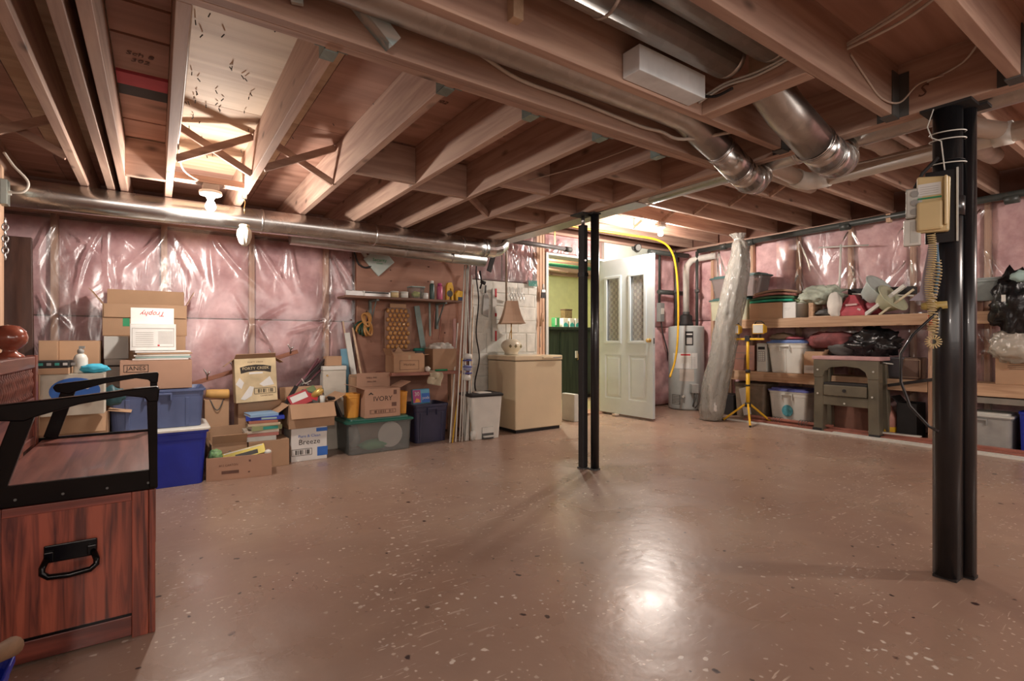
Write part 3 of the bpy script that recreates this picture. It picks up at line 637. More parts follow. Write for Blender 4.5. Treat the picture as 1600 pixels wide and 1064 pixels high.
for y in (-.35, -.75, -1.9, -3.3): MB().tube([(0, y, .002), (0, y-.1, .004)], .043, 14).done('coupling', ABS, t)
MB().box(-.03, .03, -.62, -.57, -.05, .088).done('hanger', WZ, t); MB().box(-.03, .03, -2.4, -2.36, -.03, .06).done('hanger', WZ, t)
t = thing('wall_pipe', 'dark grey horizontal pipe above the white stone panel', 'pipe', (3.05, 4.78, 2.14)); MB().tube([(0, 0, .0), (1.15, .0, -.02)], .027, 14).done('pipe_run', plain('grey_pipe', (.14, .13, .13), .4), t); MB().tube([(1.06, 0, -.02), (1.16, 0, -.02)], .033, 14).done('end_coupling', DGREY, t); MB().beam((.9, 0, .02), (.9, 0, .45), .004, .02).done('hanger_strap', BRASS, t); MB().beam((.2, 0, .02), (.2, 0, .45), .004, .02).done('hanger_strap', BRASS, t)

# styrofoam block beside the near joist
t = MB().box(1.46, 1.86, 1.278, 1.362, 1.998, 2.095).done('foam_block', FOAM, None, .003); tag(t, 'white foam block wedged beside the near joist below the large duct', 'foam block')

# ---- bulbs
def bulb(label, loc, s=1.0, glow=30):
    t = thing('light_bulb', label, 'light', loc)
    MB().lathe([(.030, -.0), (.062, -.004), (.066, -.016), (.060, -.028), (.03, -.032), (.022, -.052)], seg=24).done('lamp_holder', WPLAS, t)
    m, nt, b = newmat('bulb_glass'); b.inputs['Base Color'].default_value = (1, .95, .85, 1); b.inputs['Emission Color'].default_value = (1, .93, .80, 1); b.inputs['Emission Strength'].default_value = glow
    MB().lathe([(.014, -.050), (.016, -.062), (.026, -.080), (.031, -.098), (.028, -.114), (.016, -.126), (.003, -.130)], seg=18).done('bulb', m, t)
    MB().box(-.045, .045, -.045, .045, .0, .035).done('junction_box', plain('brown_box', (.32, .26, .22), .6), t, .004)
    return t
bulb('bare glowing bulb in front of the long duct, left side', (.28, 3.75, 1.948))
bulb('bare glowing bulb on the joist near the open door', (4.9, 3.97, HR-.036))
t = thing('wall_floodlight', 'small dark round light fixture above the open white door', 'light', (5.72, YB-.035, 2.36)); MB().tube([(0, 0, 0), (0, -.03, 0)], .05, 18).done('base', DGREY, t); MB().tube([(0, -.03, 0), (-.02, -.10, -.02)], [.03, .055], 18).done('head', BLACKM, t); MB().tube([(-.02, -.101, -.02), (-.021, -.106, -.021)], .045, 16).done('lens', GREY, t)
# pull chain with a crocheted bag (white mitten-like holder)
t = thing('pull_cord_holder', 'white crocheted holder hanging on a short chain below a joist', 'holder', (.486, 3.86, HB-.001))
_dz = -.09
MB().box(-.014, .014, -.01, .01, -.03, 0).done('hook_plate', STEEL, t, .002)
MB().tube([(0, 0, -.03), (.003, 0, -.06), (-.002, 0, -.09), (0, 0, -.13)], .003, 6).done('chain', BRASS, t)
MB().lathe([(.03, -.205), (.034, -.212), (.028, -.225)], seg=16).done('ring_top', plain('cream_rib', (.72, .62, .42), .7), t)
mb = MB(); mb.lathe([(.028, -.226), (.040, -.245), (.042, -.28), (.030, -.325), (.012, -.348)], seg=32, flute=.12, nf=9); mb.done('crochet_body', plain('crochet', (.75, .68, .55), .9, bump=.05), t)
# wires on the ceiling
WIRE = plain('white_cable', (.62, .56, .48), .5)
def wire(label, pts, r=.005, mat=WIRE, name='cable', cat='cable', group=None):
    P = [Vector(p) for p in pts]; Q = []
    for i in range(len(P)-1):
        p0, p1, p2, p3 = P[max(i-1, 0)], P[i], P[i+1], P[min(i+2, len(P)-1)]
        for k in range(6):
            f = k/6; Q.append(.5*((2*p1)+(p2-p0)*f+(2*p0-5*p1+4*p2-p3)*f*f+(3*p1-p0-3*p2+p3)*f**3))
    Q.append(P[-1]); return tag(MB().tube(Q, r, 8).done(name, mat), label, cat, group)
def G(x, u, v): return None
wire('white cable stapled along the near face of the header', [(-.3, 1.68, 2.21), (.62, 1.682, 2.17), (.85, 1.68, 2.10), (1.0, 1.68, 2.10), (1.2, 1.68, 2.055), (1.5, 1.678, 2.05), (1.9, 1.675, 2.035), (2.05, 1.66, 2.035), (2.15, 1.60, 2.0), (2.35, 1.42, 2.03)], .008)
for k, (dz, dy, n_) in enumerate(((.0, 0, 'outermost'), (.03, .02, 'middle'), (.045, .05, 'innermost'))):
    wire('white cable slung across the near joists at top right, %s of three' % n_, [(2.20, .925, 2.13+dz*.3), (2.15, .70, 2.12+dz), (2.02, .52, 2.11+dz), (1.75, .30, 2.10+dz), (1.2, -.2, 2.12+dz)], .0055)
wire('thin brown cable drooping from the joist to the girder face', [(2.21, .88, 2.11), (2.35, .88, 2.06), (2.5, .88, 2.02), (2.64, .86, 2.03), (2.66, .80, 2.09), (2.68, .72, 2.10)], .004, PVC)
wire('white cable rising from the girder face past the S mark', [(2.692, .78, 2.10), (2.688, .66, 2.13), (2.6, .57, 2.17), (2.68, .53, 2.18)], .004)
for k, n_ in enumerate(('upper', 'lower')):
    wire('white cable bundle lying on the short pale block, %s strand' % n_, [(1.93, 1.36, 2.03+k*.012), (1.95, 1.25, 2.062+k*.012), (1.952, 1.12, 2.05+k*.014), (1.955, 1.0, 2.06+k*.012), (1.97, .935, 2.09+k*.02), (2.05, .93, 2.16)], .005, WPLAS)
wire('black cable end beside the foam block', [(1.90, 1.34, 2.05), (1.925, 1.28, 2.025), (1.93, 1.2, 2.03)], .006, BLACKM)
wire('white cable running down the side of the second left joist', [(.092, 1.9, 2.1), (.092, 2.2, 2.05), (.095, 2.6, 2.06), (.092, 3.0, 2.03), (.095, 3.3, 2.05), (.13, 3.6, 2.01), (.24, 3.74, 1.99)], .005)
wire('white cable looping off the switch box onto the long duct', [(-.70, 3.96, 2.05), (-.66, 3.95, 1.98), (-.60, 3.95, 1.90), (-.62, 3.95, 1.84), (-.69, 3.96, 1.83)], .007)
wire('thin cable drooping between joists near the girder', [(2.19, 1.9, 2.08), (2.12, 2.3, 2.06), (2.0, 2.7, 2.05), (1.95, 3.1, 2.07), (1.85, 3.5, 2.1)], .004, PVC)
wire('thin grey cable clipped below the right-bay joists', [(4.1, 3.96, 2.39), (4.4, 3.95, 2.375), (4.85, 3.96, 2.385)], .004)
wire('yellow air hose arching from the ceiling and hanging beside the heater', [(3.6, 4.55, 2.36), (4.3, 4.6, 2.36), (5.0, 4.55, 2.36), (5.5, 4.5, 2.34), (5.72, 4.46, 2.22), (5.82, 4.45, 1.95), (5.86, 4.45, 1.5), (5.86, 4.46, 1.0), (5.83, 4.48, .72), (5.72, 4.48, .5)], .014, YEL, 'air_hose', 'hose')
# switch post at far left
t = thing('partition_stud', 'pale upright stud at the left edge with a switch box', 'post', (-.735, 4.00, 0)); MB().box(-.02, .02, -.045, .045, 0, HB-.001).done('stud', WZ, t, .002)
MB().box(.02, .05, -.055, .02, 1.76, 1.90).done('switch_box', galv('zinc_box', (.5, .55, .5), .4), t, .003); MB().box(.05, .06, -.02, -.005, 1.82, 1.845).done('switch_toggle', WPLAS, t)
t = thing('hanging_chain', 'short steel chain hanging on the stud at the left edge', 'chain', (-.690, 3.93, 1.66)); mb_ = None
for k in range(7):
    a = [( .012*cos(q), 0, .020*sin(q)) if k % 2 else (0, .012*cos(q), .020*sin(q)) for q in [2*pi*i/12 for i in range(13)]]
    MB().tube([(p[0], p[1], p[2]-.032*k) for p in a], .004, 6, cap=False).done('link', STEEL, t)
# ================================================================== DOOR + SIDE ROOM THINGS
DW = plain('door_white', (.60, .68, .70), .45, var=.03); 
t = thing('open_door', 'white panel door with two tall curtained glass panes, standing open', 'door', (5.04, 5.10, .03), -pi/2)   # local x runs to the camera, front faces -x
W_, H_ = .915, 2.05
mb = MB()
cols = [(.0, .10), (.395, .52), (.815, W_)]
for a, b in cols: mb.box(a, b, -.02, .02, 0, H_)
for a, b in ((.10, .395), (.52, .815)):
    mb.box(a, b, -.02, .02, 0, .20); mb.box(a, b, -.02, .02, .78, .93); mb.box(a, b, -.02, .02, 1.83, H_)
mb.done('frame', DW, t)
GLS = plain('door_glass', (.50, .52, .50), .08, alpha=.35, var=0); CUR = plain('checked_curtain', (.30, .25, .20), .9, var=.5, scale=16); 
m, nt, b_ = newmat('plaid'); tc = nd(nt, 'ShaderNodeTexCoord'); 
wv = nd(nt, 'ShaderNodeTexChecker'); wv.inputs['Scale'].default_value = 24; wv.inputs[1].default_value = (.50, .45, .38, 1); wv.inputs[2].default_value = (.16, .13, .12, 1); nt.links.new(tc.outputs['Object'], wv.inputs[0]); nt.links.new(wv.outputs[0], b_.inputs['Base Color']); b_.inputs['Roughness'].default_value = .9; PLAID = m
for a, b in ((.10, .395), (.52, .815)):
    # moulding around the glass on both faces
    for s in (-1, 1):
        mb = MB(); y0, y1 = s*.018, s*.032
        mb.box(a, b, y0, y1, .93, .965); mb.box(a, b, y0, y1, 1.795, 1.83); mb.box(a, a+.04, y0, y1, .965, 1.795); mb.box(b-.04, b, y0, y1, .965, 1.795); mb.done('glass_moulding', DW, t, .004)
        mb = MB(); mb.loft([[(a-.004, s*.002, .196), (b+.004, s*.002, .196), (b+.004, s*.002, .784), (a-.004, s*.002, .784)], [(a, s*.019, .2), (b, s*.019, .2), (b, s*.019, .78), (a, s*.019, .78)], [(a+.02, s*.012, .22), (b-.02, s*.012, .22), (b-.02, s*.012, .76), (a+.02, s*.012, .76)], [(a+.05, s*.019, .25), (b-.05, s*.019, .25), (b-.05, s*.019, .73), (a+.05, s*.019, .73)]]); mb.done('lower_panel', DW, t)
    MB().box(a+.03, b-.03, -.004, .0, .96, 1.80).done('glass_pane', GLS, t)
    cx0, cx1 = a+.045, b-.045
    MB().grid(lambda u, v: (cx0+(cx1-cx0)*u, .012+.006*sin(u*26+v*1.2), .97+v*.82), 40, 6).done('curtain', PLAID, t, recalc=False)
kb = MB().tube([(.865, -.020, .97), (.865, -.045, .97)], .012, 12); kb.b.verts.ensure_lookup_table(); kb.blob((.865, -.058, .97), (.052, .036, .052), 1, 0, 1, 2); ko = kb.done('door_knob', BRASS, t)
MB().tube([(.865, -.0205, .97), (.865, -.024, .97)], .027, 16).done('rose', BRASS, ko)
MB().box(W_-.001, W_+.003, -.010, .010, .93, 1.0).done('latch_plate', DGREY, t)
MB().box(.0, W_, -.024, .024, -.012, 0).done('bottom_sweep', plain('dark_sweep', (.12, .07, .05), .7), t); MB().box(.3, .36, -.10, -.026, -.02, 0).done('door_stop', PVC, t)
# dark green cabinet in the side room
CG = wood('dark_green_wood', (.045, .075, .05), (.02, .04, .03), 'z', .5, knots=False)
t = thing('green_cabinet', 'dark green double-door cabinet seen through the doorway', 'cabinet', (5.55, 6.62, .0))
MB().box(-1.3, .9, 0, .5, .06, 1.18).done('body', CG, t, .003); MB().box(-1.32, .92, -.03, .52, 1.18, 1.23).done('top', CG, t, .006); MB().box(-1.28, .88, .03, .48, 0, .06).done('plinth', BLACKM, t)
for k in range(4):
    x0 = -.42+(k-1)*.44+.01; d = MB().box(x0, x0+.42, -.018, -.001, .09, 1.15).done('cabinet_door', CG, t, .004)
    hx = x0+.07 if k % 2 else x0+.36; MB().tube([(hx, -.018, .66), (hx+.015, -.045, .68), (hx+.018, -.05, .72), (hx+.015, -.045, .76), (hx, -.018, .78)], .009, 8).done('handle', BRASS, d)
def smallbox(name, label, cat, loc, sx, sy, sz, mat, rz=0, bev=.003): 
    t = thing(name, label, cat, loc, rz); MB().box(-sx/2, sx/2, -sy/2, sy/2, 0, sz).done('box', mat, t, bev); return t
t = smallbox('green_packet', 'green packet on the cabinet top left of the tissue boxes', 'packet', (Xat(871, 6.7), 6.75, 1.23), .10, .1, .16, plain('mint_green', (.06, .30, .12), .5)); MB().box(-.05, -.02, -.053, -.0505, .03, .15).done('label_panel', WHITE, t)
for k, u in enumerate((884, 894, 903)):
    t = smallbox('tissue_box', ['white and teal tissue box beside the green packet', 'white and teal tissue box in the middle of the cabinet top row', 'white and teal tissue box nearest the middle posts'][k], 'tissue box', (Xat(u, 6.7), 6.75, 1.23), .105, .1, .155, WHITE); MB().lathe([(.045, 0), (.035, .002)], (0, 0, 0), 14).M if False else None
    MB().prism([(-.05, .01), (.05, .01), (.05, .05), (.0, .085), (-.05, .05)], -.0525, -.0505).done('teal_motif', plain('teal_print', (.05, .40, .38), .5), t)
t = smallbox('brown_basket', 'brown woven box standing behind the tissue boxes', 'basket', (Xat(886, 6.95), 6.97, 1.23), .17, .12, .31, plain('brown_weave', (.16, .11, .05), .8, var=.3, scale=30)); MB().box(-.09, .09, -.065, .065, .31, .33).done('lid', plain('brown_lid', (.10, .06, .04), .7), t, .004)
t = smallbox('grey_bin', 'pale grey bin standing in the doorway beside the freezer', 'bin', (Xat(876, 5.0), 4.82, 0), .07, .24, .34, LGREY, 0, .01)
t = smallbox('white_notice', 'small white notice propped at the green cabinet door', 'notice', (Xat(906, 6.5), 6.585, .70), .05, .015, .12, WHITE)
# ================================================================== CONTAINER BUILDERS (local: width along x, front faces -y, base at z=0)
def carton(label, loc, w, d, h, rz=0, mat=None, open_=False, flaps=None, prints=(), tape=False, name='cardboard_box', cat='box', group=None, tilt=None, inside=None):
    """flaps: dict side -> (length, angle) ; angle 0 = standing straight up, 90 = folded outwards flat, 180 = hanging down"""
    mat = mat or CARD; t = thing(name, label, cat, loc, rz, group)
    if tilt: t.rotation_euler = (tilt[0], tilt[1], rz)
    k = .005
    if open_:
        mb = MB(); mb.box(-w/2, w/2, -d/2, d/2, 0, k)
        mb.box(-w/2, w/2, -d/2, -d/2+k, k, h); mb.box(-w/2, w/2, d/2-k, d/2, k, h); mb.box(-w/2, -w/2+k, -d/2+k, d/2-k, k, h); mb.box(w/2-k, w/2, -d/2+k, d/2-k, k, h)
        mb.done('body', mat, t, .0015)
        for s, (ln, an) in (flaps or {}).items():
            a = R(an); 
            if s == 'front': p0, dr, wv = Vector((0, -d/2, h)), Vector((0, -sin(a), cos(a))), Vector((w/2, 0, 0))
            if s == 'back': p0, dr, wv = Vector((0, d/2, h)), Vector((0, sin(a), cos(a))), Vector((w/2, 0, 0))
            if s == 'left': p0, dr, wv = Vector((-w/2, 0, h)), Vector((-sin(a), 0, cos(a))), Vector((0, d/2, 0))
            if s == 'right': p0, dr, wv = Vector((w/2, 0, h)), Vector((sin(a), 0, cos(a))), Vector((0, d/2, 0))
            n = dr.cross(wv).normalized()*k*.8; q = p0+dr*ln; wv2 = wv*.97; p0 = p0+dr*.0015
            MB().hexa([p0-wv2, p0+wv2, p0+wv2+n, p0-wv2+n, q-wv2, q+wv2, q+wv2+n, q-wv2+n]).done('flap', mat, t, .001)
        if inside: MB().box(-w/2+k*2, w/2-k*2, -d/2+k*2, d/2-k*2, h*.5, h*.5+.004).done('contents', inside, t)
    else:
        MB().box(-w/2, w/2, -d/2, d/2, 0, h-.004).done('body', mat, t, .003)
        MB().box(-w/2, w/2, -d/2, -.002, h-.004, h).done('flap', mat, t, .001); MB().box(-w/2, w/2, .002, d/2, h-.004, h).done('flap', mat, t, .001)
        if tape:
            MB().box(-w/2-.001, w/2+.001, -.025, .025, h, h+.0008).box(w/2+.0004, w/2+.001, -.025, .025, h-.06, h).box(-w/2-.001, -w/2-.0004, -.025, .025, h-.06, h).done('packing_tape', TAPE, t)
    for p in prints:
        x, z = p[1], p[2]
        if p[0] == 'text': text(p[3], p[4], front(x, -d/2-.0004, z, R(p[6]) if len(p) > 6 else 0), p[5], t)
        elif p[0] == 'rect': MB().box(x-p[3]/2, x+p[3]/2, -d/2-.0012, -d/2-.0002, z-p[4]/2, z+p[4]/2).done(p[6] if len(p) > 6 else 'printed_panel', p[5], t)
        elif p[0] == 'frame':
            w2, h2, q = p[3]/2, p[4]/2, .003; mb = MB()
            for b in ((x-w2, x+w2, z-h2, z-h2+q), (x-w2, x+w2, z+h2-q, z+h2), (x-w2, x-w2+q, z-h2, z+h2), (x+w2-q, x+w2, z-h2, z+h2)): mb.box(b[0], b[1], -d/2-.0016, -d/2-.0002, b[2], b[3])
            mb.done('printed_frame', p[5], t)
        elif p[0] == 'bars':
            mb = MB(); n = int(p[3]/.006); random.seed(n)
            for i in range(n): 
                if random.random() < .6: mb.box(x-p[3]/2+i*.006, x-p[3]/2+i*.006+random.choice((.002, .004)), -d/2-.0018, -d/2-.0002, z-p[4]/2, z+p[4]/2)
            mb.done('barcode', p[5], t)
        elif p[0] == 'poly': MB().prism([(x+a, z+b) for a, b in p[3]], -d/2-.0014, -d/2-.0002).done('printed_mark', p[4], t)
    return t
def rrect(w, d, r, z, n=5):
    out = []
    for cx, cy, a0 in ((w/2-r, d/2-r, 0), (-w/2+r, d/2-r, 90), (-w/2+r, -d/2+r, 180), (w/2-r, -d/2+r, 270)):
        for k in range(n): a = R(a0+90*k/(n-1)); out.append((cx+r*cos(a), cy+r*sin(a), z))
    return out
def tote(label, loc, w, d, h, mat, lid=None, rz=0, taper=.86, group=None, name='storage_tote', handle=True, ribs=3, lidh=.03, clear=False, cat='storage bin'):
    t = thing(name, label, cat, loc, rz, group); r = .035; tp = taper
    hh = h-(lidh if lid else 0)
    k = .004
    outer = [rrect(w*tp, d*tp, r, 0), rrect(w*(tp+(.96-tp)*.8), d*(tp+(.96-tp)*.8), r, hh*.80), rrect(w*.955, d*.955, r, hh*.83), rrect(w*.96, d*.96, r, hh*.93), rrect(w, d, r, hh*.935), rrect(w, d, r, hh)]
    inner = [rrect(w-2*k, d-2*k, r, hh), rrect(w*.94-2*k, d*.94-2*k, r, hh*.9), rrect(w*tp-2*k, d*tp-2*k, r, .006)]
    MB().loft(outer+inner, smooth=False).done('body', mat, t, .002)
    fy = lambda z: -d/2*(tp+(.96-tp)*z/hh)
    if ribs:
        for i in range(ribs):
            x = (-.30+.60*i/max(1, ribs-1))*w if ribs > 1 else 0
            MB().hexa([(x-.012, fy(0)-.006, .01), (x+.012, fy(0)-.006, .01), (x+.012, fy(0)+.012, .01), (x-.012, fy(0)+.012, .01), (x-.012, fy(hh*.78)-.006, hh*.78), (x+.012, fy(hh*.78)-.006, hh*.78), (x+.012, fy(hh*.78)+.012, hh*.78), (x-.012, fy(hh*.78)+.012, hh*.78)]).done('rib', mat, t, .003)
    if handle: MB().box(-w*.13, w*.13, -d/2-.012, -d/2+.01, hh*.86, hh*.915).box(-w*.14, -w*.12, -d/2-.012, -d/2+.02, hh*.72, hh*.915).box(w*.12, w*.14, -d/2-.012, -d/2+.02, hh*.72, hh*.915).done('handle', mat, t, .003)
    if lid:
        MB().loft([rrect(w*1.03, d*1.04, r, hh-.008), rrect(w*1.03, d*1.04, r, hh+.006), rrect(w*.99, d*.98, r, hh+.012), rrect(w*.9, d*.88, r, hh+.014), rrect(w*.88, d*.86, r, h)]).done('lid', lid, t, .002)
    return t
def LB(u0, u1, y, d): x0, x1 = Xat(u0, y), Xat(u1, y); return ((x0+x1)/2, y+d/2), x1-x0
def LR(u0, u1, x, d): y0, y1 = Yat(u0, x), Yat(u1, x); return (x+d/2, (y0+y1)/2), y0-y1
def cB(label, u0, u1, y, d, z0, z1, **k):
    (x, yy), w = LB(u0, u1, y, d); return carton(label, (x, yy, z0), w, d, z1-z0, **k)
def tB(label, u0, u1, y, d, z0, z1, mat, **k):
    (x, yy), w = LB(u0, u1, y, d); return tote(label, (x, yy, z0), w, d, z1-z0, mat, **k)
def cR(label, u0, u1, x, d, z0, z1, **k):
    (xx, y), w = LR(u0, u1, x, d); return carton(label, (xx, y, z0), w, d, z1-z0, rz=-pi/2, **k)
def tR(label, u0, u1, x, d, z0, z1, mat, **k):
    (xx, y), w = LR(u0, u1, x, d); return tote(label, (xx, y, z0), w, d, z1-z0, mat, rz=-pi/2, **k)
def one(mb, name, mat, label, cat, group=None, bev=0, seg=2): return tag(mb.done(name, mat, None, bev, seg=seg), label, cat, group)

# ================================================================== BENCH (front left)
MAH = wood('mahogany_bench', (.34, .082, .045), (.09, .022, .015), 'z', .42, 1.9, .05, knots=False, coat=.25)
MAHY = wood('mahogany_bench_y', (.27, .095, .068), (.13, .04, .03), 'y', .45, 1.0, .05, knots=False, coat=.1)
MAHX = wood('mahogany_bench_x', (.25, .060, .038), (.10, .024, .016), 'x', .42, 1.1, .05, knots=False, coat=.25)
EB = plain('ebony_lacquer', (.004, .003, .003), .2, var=.1, spec=.2)
BX0, BX1, BY0, BY1 = -.43, -.004, 2.14, 3.14
t = thing('storage_bench', 'dark red wooden storage bench with black arms and a spindled back', 'bench', (BX1, BY0, 0))
W = BX0-BX1; D = BY1-BY0
mb = MB()
mb.box(W, -.03, .022, D-.02, .03, .49)
mb.done('carcass', MAHX, t)
for y in (0, D-.03):
    q = MB().box(W+.04, -.05, y+.006, y+.012, .075, .47).done('end_panel', MAH, t)
    MB().box(W, W+.045, y, y+.03, .0, .49).done('stile', MAH, t, .002); MB().box(-.065, -.02, y, y+.03, 0, .49).done('stile', MAH, t, .002)
    MB().box(W+.0455, -.0655, y, y+.02, .01, .075).done('rail', MAHX, t, .002); MB().box(W+.0455, -.0655, y+.002, y+.010, .0755, .083).done('recess_shade_strip', EB, t, label='black strip painting the recess shade above the lower rail'); MB().box(W+.0455, -.0655, y, y+.02, .462, .49).done('rail', MAHX, t, .002)  # black strip paints the shade in the panel recess
MB().box(-.019, .0, .0, .05, 0, .49).done('corner_post', MAH, t, .003); MB().box(-.019, .0, D-.05, D, 0, .49).done('corner_post', MAH, t, .003)
MB().box(-.018, -.006, .0505, D-.0505, .02, .485).done('front_panel', MAHY, t)
MB().box(W-.0, -.014, .022, D-.02, .50, .548).done('seat', MAHY, t, .004)
MB().box(W-.01, .006, .0, .020, .492, .558).done('end_rail', EB, t, .003, label='black end rail'); MB().box(W-.01, .006, D-.02, D, .492, .558).done('end_rail', EB, t, .003, label='black end rail')
MB().box(-.012, .004, .021, D-.021, .492, .548).done('front_rail', MAHY, t, .003)
for x in (-.02, -.13, -.24, -.35): MB().tube([(x, -.002, .515), (x, .002, .515)], .004, 10).done('screw', DGREY, t)
for y, (x0, zb) in ((.0, (W-.04, .555)), (D-.03, (W+.05, .555))):
    MB().loft([[(.007, y-.004, .497), (-.018, y-.004, .497), (-.018, y+.032, .497), (.007, y+.032, .497)], [(.006, y-.003, .56), (-.018, y-.003, .56), (-.018, y+.032, .56), (.006, y+.032, .56)], [(.006, y-.003, .80), (-.024, y-.003, .80), (-.024, y+.032, .80), (.006, y+.032, .80)]]).done('arm_post', EB, t, .003, label='black arm post')
    pr = [(.012, .832), (.008, .842), (-.06, .838), (-.2, .822), (x0, .80), (x0-.01, .785), (x0, .765), (-.33, .752), (-.30, .765), (-.2, .795), (-.08, .815), (-.03, .805), (-.02, .79), (.008, .79)]
    MB().prism(pr, y-.006, y+.036).done('arm_rest', EB, t, .004, label='black arm rest')
    MB().beam((-.33, y+.015, .775), (-.395, y+.015, .555), .028, .05).done('rear_brace', EB, t, .003, label='black slanted arm brace')
# back: frame, spindles, lower panel
bx = W-.02
MB().box(bx-.02, bx+.012, 0-.3, D-.10, .88, .93).done('top_rail', MAHY, t, .004)
MB().box(bx-.02, bx+.014, D-.10, D-.05, .02, .935).done('back_post', MAH, t, .003)
MB().box(bx-.018, bx+.01, -.3, D-.1, .715, .75).done('middle_rail', MAHY, t, .003); MB().box(bx-.018, bx+.01, -.3, D-.1, .549, .58).done('lower_rail', MAHY, t, .003)
MB().box(bx-.01, bx+.002, -.3, D-.1, .58, .715).done('back_panel', MAHY, t)
sp_prof = [(.008, .751), (.012, .765), (.007, .775), (.013, .80), (.015, .815), (.009, .84), (.013, .855), (.007, .865), (.009, .879)]
s0 = MB().lathe(sp_prof, seg=10).done('spindle', MAHY, t); s0.location = (bx-.002, D-.14, 0)
for k in range(1, 28): inst(s0, (bx-.002, D-.14-.036*k, 0))
# iron handle
hd = MB().box(-.285, -.155, -.008, -.001, .305, .36).done('handle_plate', EB, t, .006)
MB().tube([(-.275, -.012, .325), (-.285, -.030, .30), (-.285, -.034, .285), (-.27, -.036, .272), (-.22, -.038, .268), (-.17, -.036, .272), (-.155, -.034, .285), (-.155, -.030, .30), (-.165, -.012, .325)], .009, 8).done('bail', EB, hd)
for x in (-.272, -.168): MB().box(x-.012, x+.012, -.018, -.0085, .312, .342).done('bail_mount', EB, hd, .003)
# finial post of another piece and the board, blue bin at the corner
t = thing('turned_post', 'red-brown turned post with a ball finial at the left edge', 'bedpost', (-.572, 3.35, 0)); MB().box(-.04, .04, -.04, .04, 0, .86).done('post', MAH, t, .004)
MB().lathe([(.045, .86), (.05, .872), (.035, .885), (.048, .90), (.058, .915), (.050, .93), (.028, .945), (.026, .955), (.045, .968), (.062, .99), (.066, 1.015), (.058, 1.045), (.035, 1.068), (.005, 1.075)], seg=24).done('finial', plain('glossy_red_wood', (.24, .06, .035), .2, coat=.6), t)
one(MB().hexa([(-.86, 4.55, 0), (-.655, 4.55, 0), (-.655, 4.59, 0), (-.86, 4.59, 0), (-.86, 4.72, 1.70), (-.70, 4.72, 1.70), (-.70, 4.76, 1.70), (-.86, 4.76, 1.70)]), 'wood_board', wood('walnut_board', (.10, .045, .03), (.045, .02, .015), 'z', .5, .7, knots=False), 'dark walnut board leaning at the left end of the insulated wall', 'board', bev=.003)
t = tote('bright blue open tub at the bottom left corner', (-.47, 1.50, 0), .40, .34, .27, BLUE, ribs=0, handle=False, name='plastic_tub')
one(MB().tube([(-.33, 1.33, .375), (-.29, 1.50, .335), (-.27, 1.60, .305), (-.268, 1.62, .30)], [.013, .017, .022, .010], 14), 'baseball_bat', wood('brown_stick', (.30, .17, .09), (.18, .10, .05), 'y'), 'brown wooden bat-like stick lying over the blue tub', 'bat')

# ================================================================== LEFT PILE
tB('bright blue tote with pale rim, lowest beside the bench', 150, 327, 4.16, .48, 0, .40, BLUE, lid=WPLAS, lidh=.015, ribs=0, handle=False, taper=.88)
tB('slate blue tote standing on the bright blue tote', 165, 322, 4.20, .42, .402, .665, SLATE, ribs=3, taper=.90)
cB('brown carton with a framed black print on top of the slate blue tote', 187, 300, 4.26, .30, .667, .865, mat=CARDP, prints=[('text', -.115, .145, 'JANES', .040, INK), ('frame', -.115, .145, .135, .050, INK)], tilt=None)
# magazines on JANES box
for k in range(5):
    m = (WHITE, TEALP, WPLAS, CARD, WHITE)[k]
    one(MB(Matrix.Translation((0.02+.012*(k % 2), 4.39, .867+k*.0125)) @ Matrix.Rotation(R(k*2-3), 4, 'Z')).box(-.15, .17, -.11, .12, 0, .0105), 'magazine', m, ('white magazine at the very bottom of the stack above the framed-print carton', 'teal covered magazine in the stack under the white food box', 'cream magazine in the middle of the stack under the white food box', 'brown folder in the stack under the white food box', 'top white magazine directly under the white food box')[k], 'magazine', 'magazines on the carton with framed print', .001)
cB('white food box with red script upside down on its top flap', 203, 275, 4.34, .20, .931, 1.115, mat=WHITE, prints=[('frame', 0, .09, .24, .13, GREYINK)]+[('rect', -.05, .04+.014*k, .10, .003, GREYINK, 'print_line') for k in range(7)]+[('rect', .07, .05+.010*k, .085, .003, GREYINK, 'print_line') for k in range(9)]+[('rect', .03, .035, .012, .010, REDINK)])
(xx, yy), ww = LB(203, 275, 4.34, .2)
t = thing('box_flap_panel', 'upright white lid panel with red lettering behind the food box', 'box lid', (xx, 4.46, 1.116), 0); MB().box(-ww/2, ww/2-.01, -.004, 0, 0, .115).done('panel', WHITE, t, .001)
text('Trophy', .048, front(0, -.005, .075, pi), REDINK, t, shear=.35)
cB('white and grey carton at the left of the tall stack', 163, 203, 4.50, .3, .866, 1.045, mat=plain('pale_grey_card', (.50, .50, .47), .7)) if False else None
(x0, _), w0 = LB(160, 292, 4.72, .30)
carton('open brown carton with raised back flap, topmost of the tall stack', (x0, 4.87, 1.035), w0, .30, .235, open_=True, flaps={'back': (.13, 4), 'left': (.13, 35), 'right': (.12, 25), 'front': (.10, 176)}, prints=[('poly', -.12, .10, [(-.02, -.03), (.02, -.03), (.02, .03), (-.02, .03)], GREENINK)])
one(MB().box(x0+.02, x0+.12, 4.74, 4.86, 1.22, 1.262), 'green_packet', plain('bright_green', (.02, .32, .12), .5), 'bright green packet showing in the topmost open carton', 'packet', bev=.003)
cB('plain pale carton supporting the topmost open carton', 163, 290, 4.70, .32, .70, 1.033, mat=CARD)
cB('plain brown carton on the floor behind the totes', 150, 300, 4.72, .34, 0, .698, mat=CARD)
cB('pale grey carton at the left of the tall stack', 162, 200, 4.58, .10, .87, 1.03, mat=plain('pale_grey_card', (.50, .50, .47), .7, var=.04))
